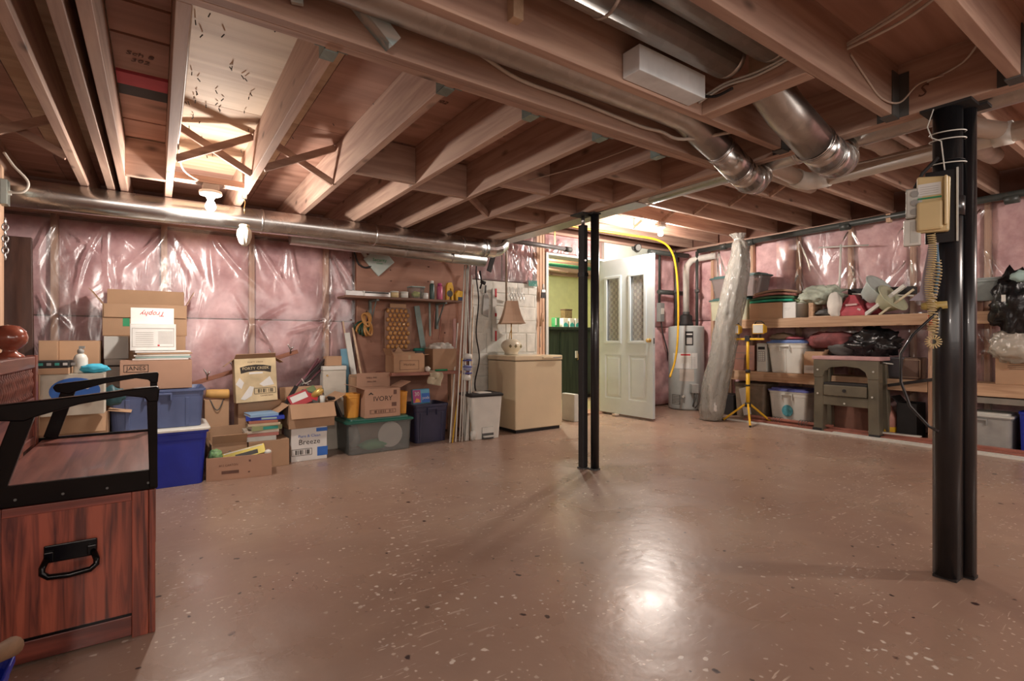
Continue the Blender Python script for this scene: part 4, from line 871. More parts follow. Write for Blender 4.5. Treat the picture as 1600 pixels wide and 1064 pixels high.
cB('white printed carton under the pale grey carton', 163, 196, 4.58, .10, .67, .868, mat=plain('printed_card', (.48, .46, .42), .7), prints=[('rect', 0, .15, .13, .012, INK), ('rect', 0, .12, .11, .008, GREYINK), ('rect', 0, .06, .12, .016, DGREY)])
cB('tall brown carton on the floor under the white printed carton', 158, 196, 4.66-.08, .10, 0, .668)
# far-left group behind the bench
cB('flat carton lying on the floor behind the bench', 60, 175, 4.02, .5, 0, .30, mat=CARD)
t = thing('bin_lid', 'white plastic bin lid lying behind the bench seat', 'lid', (-.46, 3.86, .302)); MB().loft([rrect(.50, .26, .06, 0), rrect(.52, .28, .06, .012), rrect(.50, .26, .05, .024), rrect(.42, .18, .04, .024)]).done('lid', WPLAS, t, .002); MB().loft([rrect(.36, .12, .03, .0245), rrect(.34, .10, .03, .032)]).done('raised_panel', WPLAS, t)
cB('crumpled open carton behind the bench arm', 62, 168, 4.06, .32, .302, .56, open_=True, flaps={'front': (.13, 150), 'left': (.12, 60), 'right': (.12, 100)})
t = cB('white diaper-style carton with a blue oval and baby drawing', 62, 163, 4.02-.14+.02, .13, .565, .805, mat=plain('offwhite_card', (.62, .58, .48), .7))
t.location.z = .565
one(MB().box(*[Xat(62, 3.96), Xat(163, 3.96)], 4.035, 4.05, .327, .30), 'x', CARD, 'x', 'x') if False else None
ov = [(.115*cos(a), .078*sin(a)) for a in [2*pi*i/28 for i in range(28)]]
MB().prism([(x+.01, z+.14) for x, z in ov], -.0665, -.0652).done('blue_oval', BLUEINK, t)
text('Luvs', .05, front(.03, -.0672, .165), WHITE, t, shear=.2)
random.seed(9)
for k in range(5): 
    c = (-.06+k*.035, .085+random.random()*.02); MB().prism([(c[0]+.017*cos(2*pi*i/10), c[1]+.014*sin(2*pi*i/10)) for i in range(10)], -.068, -.0667).done('printed_shape', (YEL, WHITE, YEL, TEALP, YEL)[k], t)
cB('brown carton at the back left under the tray', 60, 90, 4.45, .25, 0, 1.0)
cB('wide brown carton with a dark corner behind the tray', 92, 155, 4.50, .25, 0, 1.0)
(x0, _), w0 = LB(60, 115, 4.10, .1)
t = thing('tray', 'black tray with teal print lying on the oval-print carton', 'tray', (x0, 4.16, .807+.0), 0); MB().box(-w0/2, w0/2, -.12, .10, 0, .035).done('card_base', CARD, t, .002); MB().box(-w0/2, w0/2, -.12, .10, .0355, .075).done('tray_body', BLACKM, t, .003)
t.location = (x0, 4.0, .807)
for k, m in enumerate((TEAL, GREY, TEAL, WHITE, GREY)): MB().box(-w0/2+.03+k*.035, -w0/2+.05+k*.035, -.1212, -.1202, .05, .065).done('printed_mark', m, t)
t = thing('spray_bottle', 'white spray bottle with a grey nozzle behind the bench', 'bottle', (Xat(126, 3.97), 3.97, .807)); MB().lathe([(.032, 0), (.034, .01), (.034, .085), (.026, .105), (.014, .115)], seg=18).done('body', WPLAS, t); MB().lathe([(.012, .115), (.016, .12), (.016, .135), (.008, .145)], seg=12).box(-.008, .02, -.008, .008, .145, .16).done('nozzle', GREY, t)
one(MB().blob((Xat(148, 3.96), 3.95, .832), (.13, .09, .055), 4, .35, 2.5, 3, .1), 'blue_cloth', plain('sky_blue_cloth', (.05, .42, .60), .7), 'bright sky blue cloth beside the white spray bottle', 'cloth')
one(MB().blob((Xat(176, 4.12), 4.10, .645), (.12, .08, .12), 14, .4, 2.5, 3, .1), 'teal_bag', plain('dark_teal_bag', (.03, .10, .12), .5), 'crumpled dark teal bag between the bench and the framed-print carton', 'bag')
# things right of the blue totes
t = thing('paper_bag', 'brown paper bag with dark handles beside the slate blue tote', 'bag', (Xat(339, 4.70), 4.76, .285)); MB().box(-.085, .085, -.06, .06, 0, .245).done('body', CARD, t, .004)
for y in (-.058, .058): MB().tube([(-.05, y, .245)]+[(-.05+.10*k/10, y-.02*sin(pi*k/10), .245-.10*sin(pi*k/10)+.015) for k in range(1, 10)]+[(.05, y, .245)], .004, 6).done('handle', DGREY, t)
one(MB().tube([(Xat(322, 4.7), 4.72, .58), (Xat(330, 4.7), 4.72, .575), (Xat(356, 4.7), 4.70, .57), (Xat(358, 4.7), 4.70, .57)], [.03, .035, .038, .032], 16), 'orange_roll', plain('orange_roll', (.65, .38, .12), .7, bump=.02), 'orange-tan roll lying on the brown paper bag', 'roll')
cB('brown carton on the floor under the paper bag', 322, 366, 4.67, .22, 0, .283)
carton('open brown carton with folded flaps behind the low box', (Xat(359, 4.44), 4.54, 0), .24, .20, .215, open_=True, flaps={'back': (.11, -5), 'front': (.08, 30), 'left': (.1, 30), 'right': (.1, 40)}, inside=WHITE)
t = carton('low open brown carton on the floor holding a gold box', (0, 0, 0), .42, .20, .165, open_=True, mat=CARDP, prints=[('text', -.07, .105, '#12 CARTON', .020, BROWNINK), ('rect', -.06, .055, .11, .022, BROWNINK), ('rect', .06, .045, .012, .01, BROWNINK), ('rect', .065, .125, .014, .014, BROWNINK)])
p0, p1 = flr(326, 753), flr(421, 743); a = math.atan2(p1[1]-p0[1], p1[0]-p0[0]); L0 = math.dist(p0[:2], p1[:2]); s_ = L0/.42
t.location = ((p0[0]+p1[0])/2-sin(a)*.10, (p0[1]+p1[1])/2+cos(a)*.10, 0); t.rotation_euler = (0, 0, a)
lb = t.location.copy(); Ml = Matrix.Translation(lb) @ Matrix.Rotation(a, 4, 'Z')
g = thing('gold_box', 'long shiny gold and green box sticking out of the low carton', 'box', Ml @ Vector((.02, .0, .155)), a); g.rotation_euler = (R(-12), R(-12), a)
MB().box(-.13, .15, -.035, .035, -.03, .04).done('box', plain('gold_foil', (.42, .34, .08), .3, metal=.5), g, .003); MB().box(-.05, .10, -.0362, -.0352, -.02, .01).done('dark_print', DGREY, g); MB().box(-.12, .14, -.0364, -.0352, .030, .037).done('white_stripe', WHITE, g)
one(MB(Ml).blob((-.155, -.02, .165), (.09, .09, .09), 5, .3), 'green_packet', plain('leaf_green', (.18, .34, .14), .5, var=.7, scale=40), 'green and white crumpled packet at the left end of the low carton', 'packet')
one(MB(Ml).blob((.185, -.04, .162), (.05, .05, .045), 1, .0), 'white_ball', WPLAS, 'small white cap at the right end of the low carton', 'cap')
one(MB(Ml).blob((-.05, .03, .12), (.16, .10, .10), 9, .3), 'crumpled_packet', DGREY, 'dark crumpled packet under the gold box', 'packet')
# books
(xb, _), wb_ = LB(385, 438, 4.45, .2)
cB('brown carton on the floor under the stack of books', 389, 452, 4.40, .34, 0, .21, mat=CARD)
cols_ = [(.50, .50, .46), (.42, .16, .13), (.50, .44, .36), (.30, .33, .16), (.55, .45, .30), (.40, .15, .10), (.02, .05, .42), (.25, .42, .62)]
nm_ = ['pale grey', 'brick red', 'cream', 'olive green', 'tan', 'dark red', 'deep blue', 'light blue']
pos_ = ['lowest in the stack beside the low carton', 'second from the bottom of the stack', 'third from the bottom of the stack', 'in the middle of the stack', 'above the olive book in the stack', 'just under the deep blue book', 'second from the top of the stack', 'on top of the stack under the whisky-style carton']
zz = .212; random.seed(4)
for k in range(8):
    th = (.035, .025, .018, .035, .02, .022, .026, .022)[k]; w2 = wb_*(.85, .95, 1.0, .9, .95, .85, 1.12, .85)[k]; sh = random.uniform(-.015, .015)
    t = thing('book', '%s book %s' % (nm_[k], pos_[k] if k < 7 else 'on top of the book stack'), 'book', (xb+sh+(.03 if k == 6 else 0), 4.53, zz), R(random.uniform(-7, 7)), 'books in the stack by the wall')
    c_ = plain('book_cover_%d' % k, cols_[k], .5, var=.1)
    MB().box(-w2/2, w2/2, -.11, .09, 0, .003).box(-w2/2, w2/2, -.11, .09, th-.003, th).box(-w2/2, w2/2, -.113, -.11, 0, th).done('cover', c_, t, .001)
    MB().box(-w2/2+.003, w2/2-.003, -.109, .087, .003, th-.003).done('pages', WPLAS, t)
    if k in (3, 6): MB().box(-.03, .08, -.1138, -.1131, .006, th-.006).done('spine_label', (TEAL if k == 3 else TEALP), t)
    zz += th+.001
# whisky-style carton facing forward
p0 = PB(400, 610, 4.66); hgt = ZB(400, 577, 4.62)-ZB(400, 640, 4.62)
FC = plain('parchment_print', (.62, .50, .30), .6, var=.25, scale=7)
(x0, _), w0 = LB(369, 434, 4.58, .1)
t = carton('parchment-coloured spirits carton with a black banner print, leaning at the wall', (x0, 4.66, .50), w0, .17, .355, mat=FC, prints=[('poly', 0, .262, [(-.11, -.03), (-.06, -.018), (0, -.013), (.06, -.018), (.11, -.03), (.115, .02), (.06, .033), (0, .038), (-.06, .033), (-.115, .02)], INK), ('rect', 0, .232, .10, .015, WHITE), ('frame', .06, .085, .16, .048, INK), ('bars', .06, .085, .14, .03, INK), ('text', .07, .045, 'CANADIAN', .018, BROWNINK), ('text', 0, .32, 'FORTY CREEK', .018, BROWNINK)], tilt=(R(-4), R(-2)))
text('FORTY CREEK', .031, front(0, -.0874, .270), FC, t); MB().prism([(-.12, .03), (-.05, .13), (-.02, .12), (-.04, .05), (-.09, .02)], -.0862, -.0852).prism([(.02, .14), (.1, .2), (.13, .13), (.05, .12)], -.0862, -.0852).prism([(-.15, .15), (-.12, .20), (-.09, .16), (-.11, .11)], -.0862, -.0852).done('pale_artwork', WHITE, t)
MB().loft([[(-w0/2, -.085, .352), (w0/2, -.085, .352), (w0/2, -.081, .352), (-w0/2, -.081, .352)], [(-w0/2+.01, -.12, .385), (w0/2-.005, -.12, .385), (w0/2-.005, -.116, .388), (-w0/2+.01, -.116, .388)]]).done('open_flap', CARD, t)
MB().loft([[(w0/2, -.08, .352), (w0/2, .08, .352), (w0/2-.003, .08, .352), (w0/2-.003, -.08, .352)], [(w0/2+.06, -.08, .31), (w0/2+.06, .08, .31), (w0/2+.057, .08, .308), (w0/2+.057, -.08, .308)]]).done('open_flap', CARD, t)
MB().loft([[(-w0/2, -.08, .352), (-w0/2, .08, .352), (-w0/2+.003, .08, .352), (-w0/2+.003, -.08, .352)], [(-w0/2-.07, -.08, .30), (-w0/2-.07, .08, .30), (-w0/2-.067, .08, .298), (-w0/2-.067, -.08, .298)]]).done('open_flap', CARD, t)
cB('brown carton behind the book stack supporting the spirits carton', 372, 440, 4.66, .26, 0, .498)
# coat hook rail leaning
a = PB(300, 600, 4.86); b = PB(465, 549, 4.86)
t = thing('hook_rail', 'reddish wooden coat rail with metal hooks slanting across the insulated wall', 'coat rail', a); d_ = b-a
MB().beam((0, 0, 0), d_, .03, .034, (0, 0, 1)).done('rail', wood('red_rail', (.30, .13, .08), (.2, .08, .05), 'x'), t, .003)
for f in (.13, .36, .55, .73, .92):
    c = d_*f; MB().tube([c+Vector((0, -.012, .0)), c+Vector((0, -.03, .035)), c+Vector((-.01, -.03, .06)), c+Vector((-.025, -.04, .085))], .006, 6).tube([c+Vector((0, -.03, .035)), c+Vector((.018, -.04, .065))], .006, 6).done('hook', STEEL, t)
a2 = a+Vector((.3, -.02, -.02))
one(MB().beam(PB(447, 700, 4.92), PB(462, 552, 4.97), .02, .03), 'prop_stick', WZ, 'thin stick standing behind the spirits carton holding up the coat rail', 'stick') if False else None
# blue-white carton and open carton of stuff on it
(x0, _), w0 = LB(455, 511, 4.47, .28)
t = carton('white carton with blue and black script on the floor', (x0, 4.62, 0), w0, .30, .275, mat=WHITE, prints=[('text', 0, .205, 'Pure & Clean', .033, BLUEINK), ('text', 0, .155, 'Breeze', .062, INK), ('frame', -.06, .075, .16, .055, INK), ('bars', -.06, .075, .14, .036, INK), ('rect', .105, .068, .085, .075, BLUEINK), ('rect', .10, .25, .09, .03, BLUEINK)])
x1 = x0
t = carton('open brown carton crammed with packets, on the white blue-printed carton', (x0+.01, 4.60, .277), .37, .30, .20, open_=True, flaps={'front': (.13, 152), 'left': (.12, 125), 'right': (.12, 60), 'back': (.12, 10)})
t.rotation_euler.z = R(3); bz = .40
def packet(label, x, y, z, sx, sy, sz, rot, mat, extra=None):
    t = thing('packet', label, 'packet', (x, y, z)); t.rotation_euler = rot; MB().box(-sx/2, sx/2, -sy/2, sy/2, -sz/2, sz/2).done('pack', mat, t, .003)
    if extra: MB().box(-sx*.4, sx*.4, -sy/2-.001, -sy/2-.0002, -sz*.1, sz*.35).done('printed_panel', extra, t)
packet('red and white boxed packet leaning in the crammed carton', x1-.05, 4.60, .50, .17, .03, .12, (R(-25), R(-20), R(5)), RED, WHITE)
packet('dark framed packet at the middle of the crammed carton', x1+.04, 4.64, .50, .16, .03, .12, (R(-35), R(20), R(-8)), DGREY, REDINK)
packet('long dark strap-like packet at the left of the crammed carton', x1-.13, 4.64, .50, .03, .03, .26, (R(0), R(30), 0), BLACKM)
packet('green packet at the back of the crammed carton', x1+.05, 4.70, .55, .12, .03, .07, (R(-30), R(-25), 0), plain('olive', (.12, .18, .06), .5))
packet('black rimmed tablet leaning out of the crammed carton on the right', x1+.235, 4.56, .42, .02, .10, .20, (0, R(-25), R(15)), BLACKM)
one(MB().tube([(x1+.06, 4.66, .50), (x1+.13, 4.64, .56), (x1+.15, 4.64, .57)], [.03, .03, .02], 14), 'gold_tube', plain('gold_wrap', (.60, .42, .12), .35, metal=.4), 'gold wrapped tube in the crammed carton', 'tube')
one(MB().tube([(x1+.14, 4.60, .44), (x1+.14, 4.61, .52)], .022, 14), 'white_bottle', WPLAS, 'small white bottle at the right corner of the crammed carton', 'bottle')
# bundle of rods
BR = [plain('rod_purple', (.20, .08, .10), .5), plain('rod_dark', (.06, .05, .05), .5)]
t = thing('rod_bundle', 'bundle of dark purple tent rods tied with white string, leaning at the wall', 'rods', (x1-.05, 4.72, .38))
random.seed(5); top = PB(503, 568, 4.90)-Vector(t.location); bot = Vector((-.12, .03, .02)) 
for k in range(18):
    a = bot+Vector((random.uniform(-.06, .06), random.uniform(-.02, .02), 0)); b = top+Vector((random.uniform(-.06, .06), random.uniform(-.03, 0), random.uniform(-.04, .05)))
    MB().tube([a, a.lerp(b, .55)+Vector((random.uniform(-.01, .01), 0, 0)), b], .008, 6).done('rod', BR[k % 2], t)
c = bot.lerp(top, .55); MB().tube([c+Vector((.035*cos(q), .03*sin(q), .01*sin(q*3))) for q in [2*pi*i/14 for i in range(15)]], .004, 6).tube([c+Vector((0, -.03, 0)), c+Vector((-.03, -.04, .05))], .004, 6).tube([c+Vector((0, -.03, 0)), c+Vector((.05, -.04, .03))], .004, 6).done('string', CLOTHW, t)
# tall white appliance
(x0, _), w0 = LB(505, 541, 4.80, .2)
t = thing('white_cabinet', 'tall narrow scuffed white metal box standing by the wall', 'cabinet', (x0, 4.90, 0), 0)
MB().box(-w0/2, w0/2, -.10, .01, 0, .725).done('body', plain('scuffed_white', (.60, .57, .49), .5, var=.12, scale=6), t, .006); MB().box(-w0/2-.004, w0/2+.002, -.105, .012, .726, .765).done('top_cap', WPLAS, t, .005); MB().tube([(-w0/2+.035, -.1005, .68), (-w0/2+.035, -.108, .68)], .009, 10).done('screw', BRASS, t)
MB().box(-w0/2-.003, -w0/2-.0005, -.09, .0, .02, .71).done('side_panel', LGREY, t)
cB('small brown carton on top of the tall white metal box', 510, 534, 4.805, .10, .767, .855)
def leaner(name, label, cat, p0, p1, w, th, mat, up=(0, 1, 0), bev=.002): 
    return one(MB().beam(p0, p1, w, th, up), name, mat, label, cat, bev=bev)
LBL = plain('light_blue_board', (.16, .36, .48), .6)
leaner('blue_board', 'light blue board leaning beside the tall white metal box', 'board', PB(553, 712, 4.92), PB(537, 545, 5.03), .065, .02, LBL)
leaner('white_board', 'long white board leaning at the plywood edge', 'board', PB(572, 700, 4.86), PB(542, 520, 5.02), .05, .02, WPLAS)
leaner('thin_lath', 'thin tan lath leaning right of the long white board', 'lath', PB(585, 700, 4.86), PB(551, 512, 5.03), .018, .015, WPALE)
leaner('thin_lath', 'thin lath leaning left of the long white board', 'lath', PB(566, 700, 4.92), PB(536, 502, 5.05), .014, .012, WPALE)
# clear tote with green lid
p0, p1 = flr(560, 717), flr(646, 706)
(x0, _), w0 = LB(545, 646, 4.40, .4)
t = tote('clear tote with a dark green lid holding white and green things', (x0, 4.62, 0), w0+.02, .40, .31, CLEAR, lid=GREEN, ribs=0, handle=False, taper=.92, lidh=.03)
one(MB().tube([(x0+.10, 4.475, .145), (x0+.10, 4.462, .145)], [.115, .115], 26), 'white_plate', WPLAS, 'round white plate inside the clear green-lidded tote', 'plate')
one(MB().blob((x0-.04, 4.50, .065), (.26, .10, .09), 3, .25, 3), 'green_netting', plain('pale_green', (.15, .50, .24), .6), 'pale green netting inside the clear green-lidded tote', 'netting')
one(MB().blob((x0-.17, 4.68, .12), (.1, .2, .2), 13, .25, 3), 'grey_cloth', plain('grey_mass', (.33, .33, .30), .8), 'grey cloth bundle at the left inside the clear tote', 'cloth')
# IVORY box and big open carton behind
(xi, _), wi = LB(569, 624, 4.46, .25)
t = carton('brown carton with large serif lettering on the green tote lid', (xi, 4.56, .312), wi, .24, .255, mat=CARDP, open_=True, flaps={'back': (.13, -2), 'left': (.12, 70), 'right': (.12, 65)}, prints=[('text', 0, .165, 'IVORY', .062, INK), ('frame', 0, .052, .24, .035, BROWNINK), ('bars', 0, .052, .22, .022, BROWNINK), ('poly', -.11, .205, [(-.026, 0), (0, .022), (.026, 0), (.012, .0), (0, .008), (-.012, 0)], INK), ('rect', .115, .22, .03, .04, BROWNINK), ('rect', .105, .11, .045, .035, BROWNINK)])
for z, s in ((.34, .022), (.305, .018)): text('SHELL PAK', s, front(-.02, .1155, z), BROWNINK, t)
(xc, _), wc = LB(549, 600, 4.74, .2)
t = carton('large open brown carton standing behind the serif-lettered carton', (xc, 4.785, .0), wc, .085, .66, open_=True, flaps={'back': (.02, 0)}, prints=[('text', .03, .605, 'SAME LOAD AS ORIGINAL', .020, INK)])
def tub(label, u0, u1, y, z0, z1, mat): 
    (x, _), w = LB(u0, u1, y, .2); return tote(label, (x, y+.1, z0), w, .16, z1-z0, mat, ribs=0, handle=False, taper=.8, name='plastic_tub')
tub('orange plastic tub left of the serif-lettered carton', 543, 566, 4.50, .312, .525, ORANGE)
tub('orange plastic tub squeezed right of the serif-lettered carton', 627, 640, 4.50, .312, .52, ORANGE)
# navy tote with pods packet
(xn, _), wn = LB(648, 703, 4.56, .3)
tote('navy blue tote under the lower wall shelf', (xn, 4.74, 0), wn, .34, .375, NAVY, ribs=2)
t = thing('laundry_pods_bag', 'pink and blue laundry packet printed 30 on the navy tote', 'packet', (Xat(662, 4.60), 4.66, .377), R(4)); t.rotation_euler.x = R(-8)
MB().box(-.095, .095, -.02, .02, 0, .145).done('bag', plain('pouch_blue', (.10, .38, .58), .3), t, .010)
MB().box(-.095, -.01, -.0215, -.0203, .01, .135).done('pink_panel', plain('magenta_print', (.42, .05, .22), .4), t); MB().box(.0, .09, -.0215, -.0203, .01, .10).done('dark_blue_panel', BLUEINK, t)
text('30', .055, front(-.05, -.0222, .095), WHITE, t); text('Tide', .04, front(.045, -.0222, .055), WHITE, t) if False else text('pods', .040, front(.045, -.0222, .055), WHITE, t)
MB().prism([(-.08, .015), (-.02, .015), (-.03, .045), (-.06, .055)], -.0226, -.0216).done('orange_swirl', ORANGE, t)
# ---- wall shelves
SHW = wood('shelf_board', (.24, .13, .09), (.15, .08, .055), 'x', .6, .8)
zs = 1.425
t = thing('wall_shelf', 'long dark wooden upper wall shelf on the plywood', 'shelf', (0, 0, 0)); 
xa, xb2 = Xat(540, 4.78), Xat(722, 4.78)
t.location = (xa, 4.78, zs); MB().box(0, xb2-xa, 0, YB-.102-4.78, -.022, 0).done('board', SHW, t, .002)
for x in (.32, 1.06): MB().box(x-.012, x+.012, .235, .265, -.30, -.0225).box(x-.012, x+.012, .03, .235, -.04, -.0225).beam((x, .24, -.26), (x, .08, -.04), .006, .02).done('bracket', plain('grey_blue_bracket', (.20, .26, .25), .5), t, .001)
zl = .69
xc0, xc1 = Xat(612, 4.62), Xat(722, 4.62)
t = thing('wall_shelf', 'reddish lower wooden shelf under the plywood holding two cartons', 'shelf', (xc0, 4.62, zl)); MB().box(0, xc1-xc0, 0, .42, -.03, 0).done('board', wood('red_shelf', (.36, .17, .12), (.25, .11, .08), 'x'), t, .002)
MB().box(xc1-xc0-.10, xc1-xc0-.05, .05, .13, -zl, -.0305).done('post', WZ, t, .002); MB().box(.05, .09, .32, .40, -zl, -.0305).done('post', WZ, t, .002)
# shelf contents, upper
def on_shelf(u, y=4.86): return (Xat(u, y), y, zs)
t = thing('spirit_level', 'long silver level lying at the left end of the upper shelf', 'level', (Xat(541, 4.82), 4.83, zs)); MB().box(0, .44, 0, .03, .001, .05).done('body', galv('brushed', (.6, .58, .56), .3), t, .003); MB().box(.16, .42, -.001, 0-.0002, .03, .045).done('dark_stripe', DGREY, t); MB().box(.165, .18, -.002, .031, 0, .052).done('band', WPLAS, t)
for k, (u, l_) in enumerate(((616, 'small cream-filled jar left of the other jar on the upper shelf'), (631, 'small white jar beside the clear container on the upper shelf'))):
    t = thing('jar', l_, 'jar', on_shelf(u, 4.84)); MB().lathe([(.030, 0), (.036, .006), (.036, .045), (.034, .05)], seg=16, sq=6).done('jar_body', (IVORYP, WPLAS)[k], t); MB().lathe([(.037, .0505), (.037, .062), (.03, .065)], seg=16, sq=6).done('lid', WPLAS, t)
t = thing('clear_container', 'clear plastic container with teal rim and yellow bits on the upper shelf', 'container', on_shelf(650, 4.86)); MB().loft([rrect(.12, .10, .02, 0), rrect(.15, .13, .02, .115)]).done('tub_body', CLEAR, t); MB().loft([rrect(.155, .135, .02, .116), rrect(.155, .135, .02, .124)]).done('rim', TEALP, t); MB().blob((0, 0, .045), (.09, .07, .06), 2, .3).done('contents', plain('lime', (.55, .60, .15), .6), t)
t = thing('paper_roll', 'white roll beside the dark spray can on the upper shelf', 'roll', on_shelf(664, 4.83)); MB().lathe([(.012, 0), (.034, 0), (.034, .062), (.012, .062)], seg=18, cap=False).done('roll', WHITE, t); MB().lathe([(.012, 0), (.0118, .062)], seg=12).done('core', CARD, t)
t = thing('spray_can', 'dark green and white spray can on the upper shelf', 'can', on_shelf(675, 4.83)); MB().lathe([(.024, 0), (.026, .008), (.026, .15), (.018, .165)], seg=16).done('can', plain('dark_green_can', (.05, .10, .09), .3), t); MB().lathe([(.0175, .1655), (.0175, .19), (.014, .195)], seg=14).done('cap', WHITE, t)
t = thing('spray_can', 'pink spray can beside the yellow tool on the upper shelf', 'can', on_shelf(687, 4.83)); MB().lathe([(.028, 0), (.031, .008), (.031, .135), (.02, .148)], seg=16).done('can', plain('pink_can', (.55, .12, .22), .3), t); MB().lathe([(.0225, .149), (.0225, .17), (.016, .175)], seg=14).done('cap', plain('magenta_cap', (.45, .05, .2), .4), t)
t = thing('tape_gun', 'yellow and black tape dispenser on the upper shelf', 'tool', on_shelf(703, 4.83)); MB().prism([(-.055, 0), (-.05, .02), (-.045, .15), (-.03, .185), (.015, .19), (.035, .13), (.03, 0), (.01, 0), (.005, .12), (-.01, .13), (-.02, .0)], -.02, .02).done('frame', YEL, t, .003); MB().lathe([(.03, -.015), (.03, .015)], (0, 0, 0), 18).M if False else None; MB().tube([(-.012, -.022, .07), (-.012, .022, .07)], .035, 18).done('tape_roll', DGREY, t)
t = thing('drill_case', 'small yellow and blue power tool at the right end of the upper shelf', 'tool', on_shelf(716, 4.83)); MB().prism([(-.04, .0), (.045, .0), (.05, .05), (.045, .10), (-.02, .11), (-.045, .07)], -.03, .03).done('casing', YEL, t, .006); MB().box(-.02, .05, -.032, .032, .0, .04).done('base', plain('dark_blue', (.03, .05, .12), .5), t, .004)
# white alarm panel + cable
pc = PB(592, 410, YB-.11)
t = thing('alarm_panel', 'square pale grey panel hung diagonally on the plywood above the shelf', 'panel', pc); s2 = .125
MB(Matrix.Rotation(R(45+2), 4, 'Y')).box(-s2, s2*.8, -.022, 0, -s2*.85, s2).done('cover', plain('grey_green_panel', (.48, .55, .50), .5, var=.03), t, .006); text('Security', .045, front(.0, -.0226, .02), GREENINK, t); text('SYSTEM', .02, front(.0, -.0226, -.015), GREENINK, t)
one(MB().beam(PB(563, 388, YB-.115), PB(579, 412, YB-.115), .03, .03, (0, 1, 0)), 'conduit', LGREY, 'short pale conduit entering the diagonal grey panel', 'conduit')
wire('black cable looping into the diagonal grey panel', [PB(548, 378, YB-.12), PB(555, 398, YB-.125), PB(560, 412, YB-.12), PB(570, 418, YB-.12), PB(580, 416, YB-.125)], .009, BLACKM)
for (u, v) in ((548, 403), (549, 430), (549, 500), (610, 422), (670, 417), (669, 440), (680, 487), (611, 439), (695, 520)): 
    MB().tube([PB(u, v, YB-.1015), PB(u, v, YB-.104)], .008, 8).done('knot', BROWNINK, wb)
# lower: amber bubble panel
pa = PB(622, 512, 5.0)
t = thing('bubble_panel', 'amber plastic panel of shiny bubbles hanging on the plywood', 'panel', pa)
w3, h3 = .145, .235
MB().prism([(-w3, -h3), (w3, -h3), (w3, h3*.7), (w3*.75, h3*.86), (-w3*.75, h3*.86), (-w3, h3*.7)], 0, .012).done('backing', plain('brown_backing', (.22, .10, .05), .4), t); MB().box(-w3*.6, w3*.6, -.004, .012, h3*.87, h3*1.05).done('top_bar', CARD, t)
bb = MB().blob((0, 0, 0), (.040, .03, .048), 1, .0, 1, 2).done('bubble', AMBER, t); bb.location = (-w3+.035, -.006, -h3+.04)
for j in range(9):
    for i in range(6):
        x = -w3+.035+i*.048+(.024 if j % 2 else 0); z = -h3+.04+j*.046
        if x < w3-.02 and (i or j) and z < h3*.8: inst(bb, (x, -.006, z))
# coiled hose
ph = PB(572, 507, 4.98); HG = plain('dark_green_hose', (.02, .06, .035), .4); HO = plain('tan_orange_hose', (.50, .25, .07), .45)
t = thing('hose_coil', 'green and orange air hose coiled in a clover on a hook', 'hose', ph)
for k in range(9):
    an = R(200+k*17) if k < 6 else R(30+k*10); r = .055; c = Vector((cos(an)*.06, -.012-.006*k, sin(an)*.045))
    MB().tube([c+Vector((cos(an)*r*1.2*cos(q)-sin(an)*r*.55*sin(q), .012*sin(q*2), sin(an)*r*1.2*cos(q)+cos(an)*r*.75*sin(q))) for q in [2*pi*i/20 for i in range(21)]], .010, 8, cap=False).done('loop', (HG, HO, HG, HG, HO, HO, HO, HO, HO)[k], t)
MB().tube([(-.03, 0, .02), (-.02, -.01, .09), (.0, -.01, .13), (.015, -.01, .10), (.012, 0, .03)], .005, 6).done('tie', BLACKM, t)
t = thing('wall_hook', 'black screw hook above the coiled hose', 'hook', ph+Vector((0, .03, .11))); MB().tube([(0, .01, 0), (0, -.035, 0), (0, -.05, .015), (0, -.05, .03)], .004, 6).done('hook', BLACKM, t)
# tools hanging: grey-green boards
GBL = plain('grey_teal_metal', (.20, .27, .25), .5)
leaner('metal_strip', 'grey-green metal strip standing right of the amber panel', 'strip', PB(662, 548, 4.98), PB(651, 478, 5.0), .06, .01, GBL)
leaner('saw_blade', 'long thin grey-green strip under the right shelf bracket', 'strip', PB(672, 525, 4.98), PB(671, 470, 5.0), .02, .01, GBL)
leaner('thin_stick', 'thin red-brown stick right of the grey-green strips', 'stick', PB(675, 530, 4.98), PB(680, 480, 5.0), .01, .01, COPPER); leaner('thin_stick', 'thin red-brown stick nearest the leaning rods', 'stick', PB(686, 530, 4.98), PB(691, 478, 5.0), .01, .01, COPPER)
leaner('pink_strip', 'pale pink strip standing under the right end of the upper shelf', 'strip', PB(710, 545, 4.99), PB(710, 498, 5.0), .035, .01, plain('pink_strip', (.40, .22, .20), .7))
# cartons on lower shelf
(x0, _), w0 = LB(616, 664, 4.66, .22)
carton('brown carton with a taped slot and opened top on the lower shelf', (x0, 4.78, zl+.001), w0, .22, .165, open_=True, flaps={'back': (.03, 0), 'left': (.07, 20), 'right': (.05, 85), 'front': (.04, -60)}, prints=[('frame', 0, .07, .20, .09, BROWNINK), ('text', 0, .075, 'Horizon', .035, BROWNINK), ('rect', 0, .145, .025, .04, TAPE, 'tape_tab')])
t = MB().loft([[(x0-.15, 4.72, zl+.166), (x0-.02, 4.70, zl+.166), (x0-.02, 4.704, zl+.166), (x0-.15, 4.724, zl+.166)], [(x0-.08, 4.76, zl+.25), (x0-.075, 4.76, zl+.25), (x0-.075, 4.764, zl+.25), (x0-.08, 4.764, zl+.25)]]).done('card_triangle', CARD); tag(t, 'pointed cardboard flap sticking up on the lower shelf', 'cardboard')
(x0, _), w0 = LB(675, 712, 4.66, .22)
carton('tall brown carton heaped with white paper on the lower shelf', (x0+.02, 4.80, zl+.001), w0, .24, .225, open_=True)
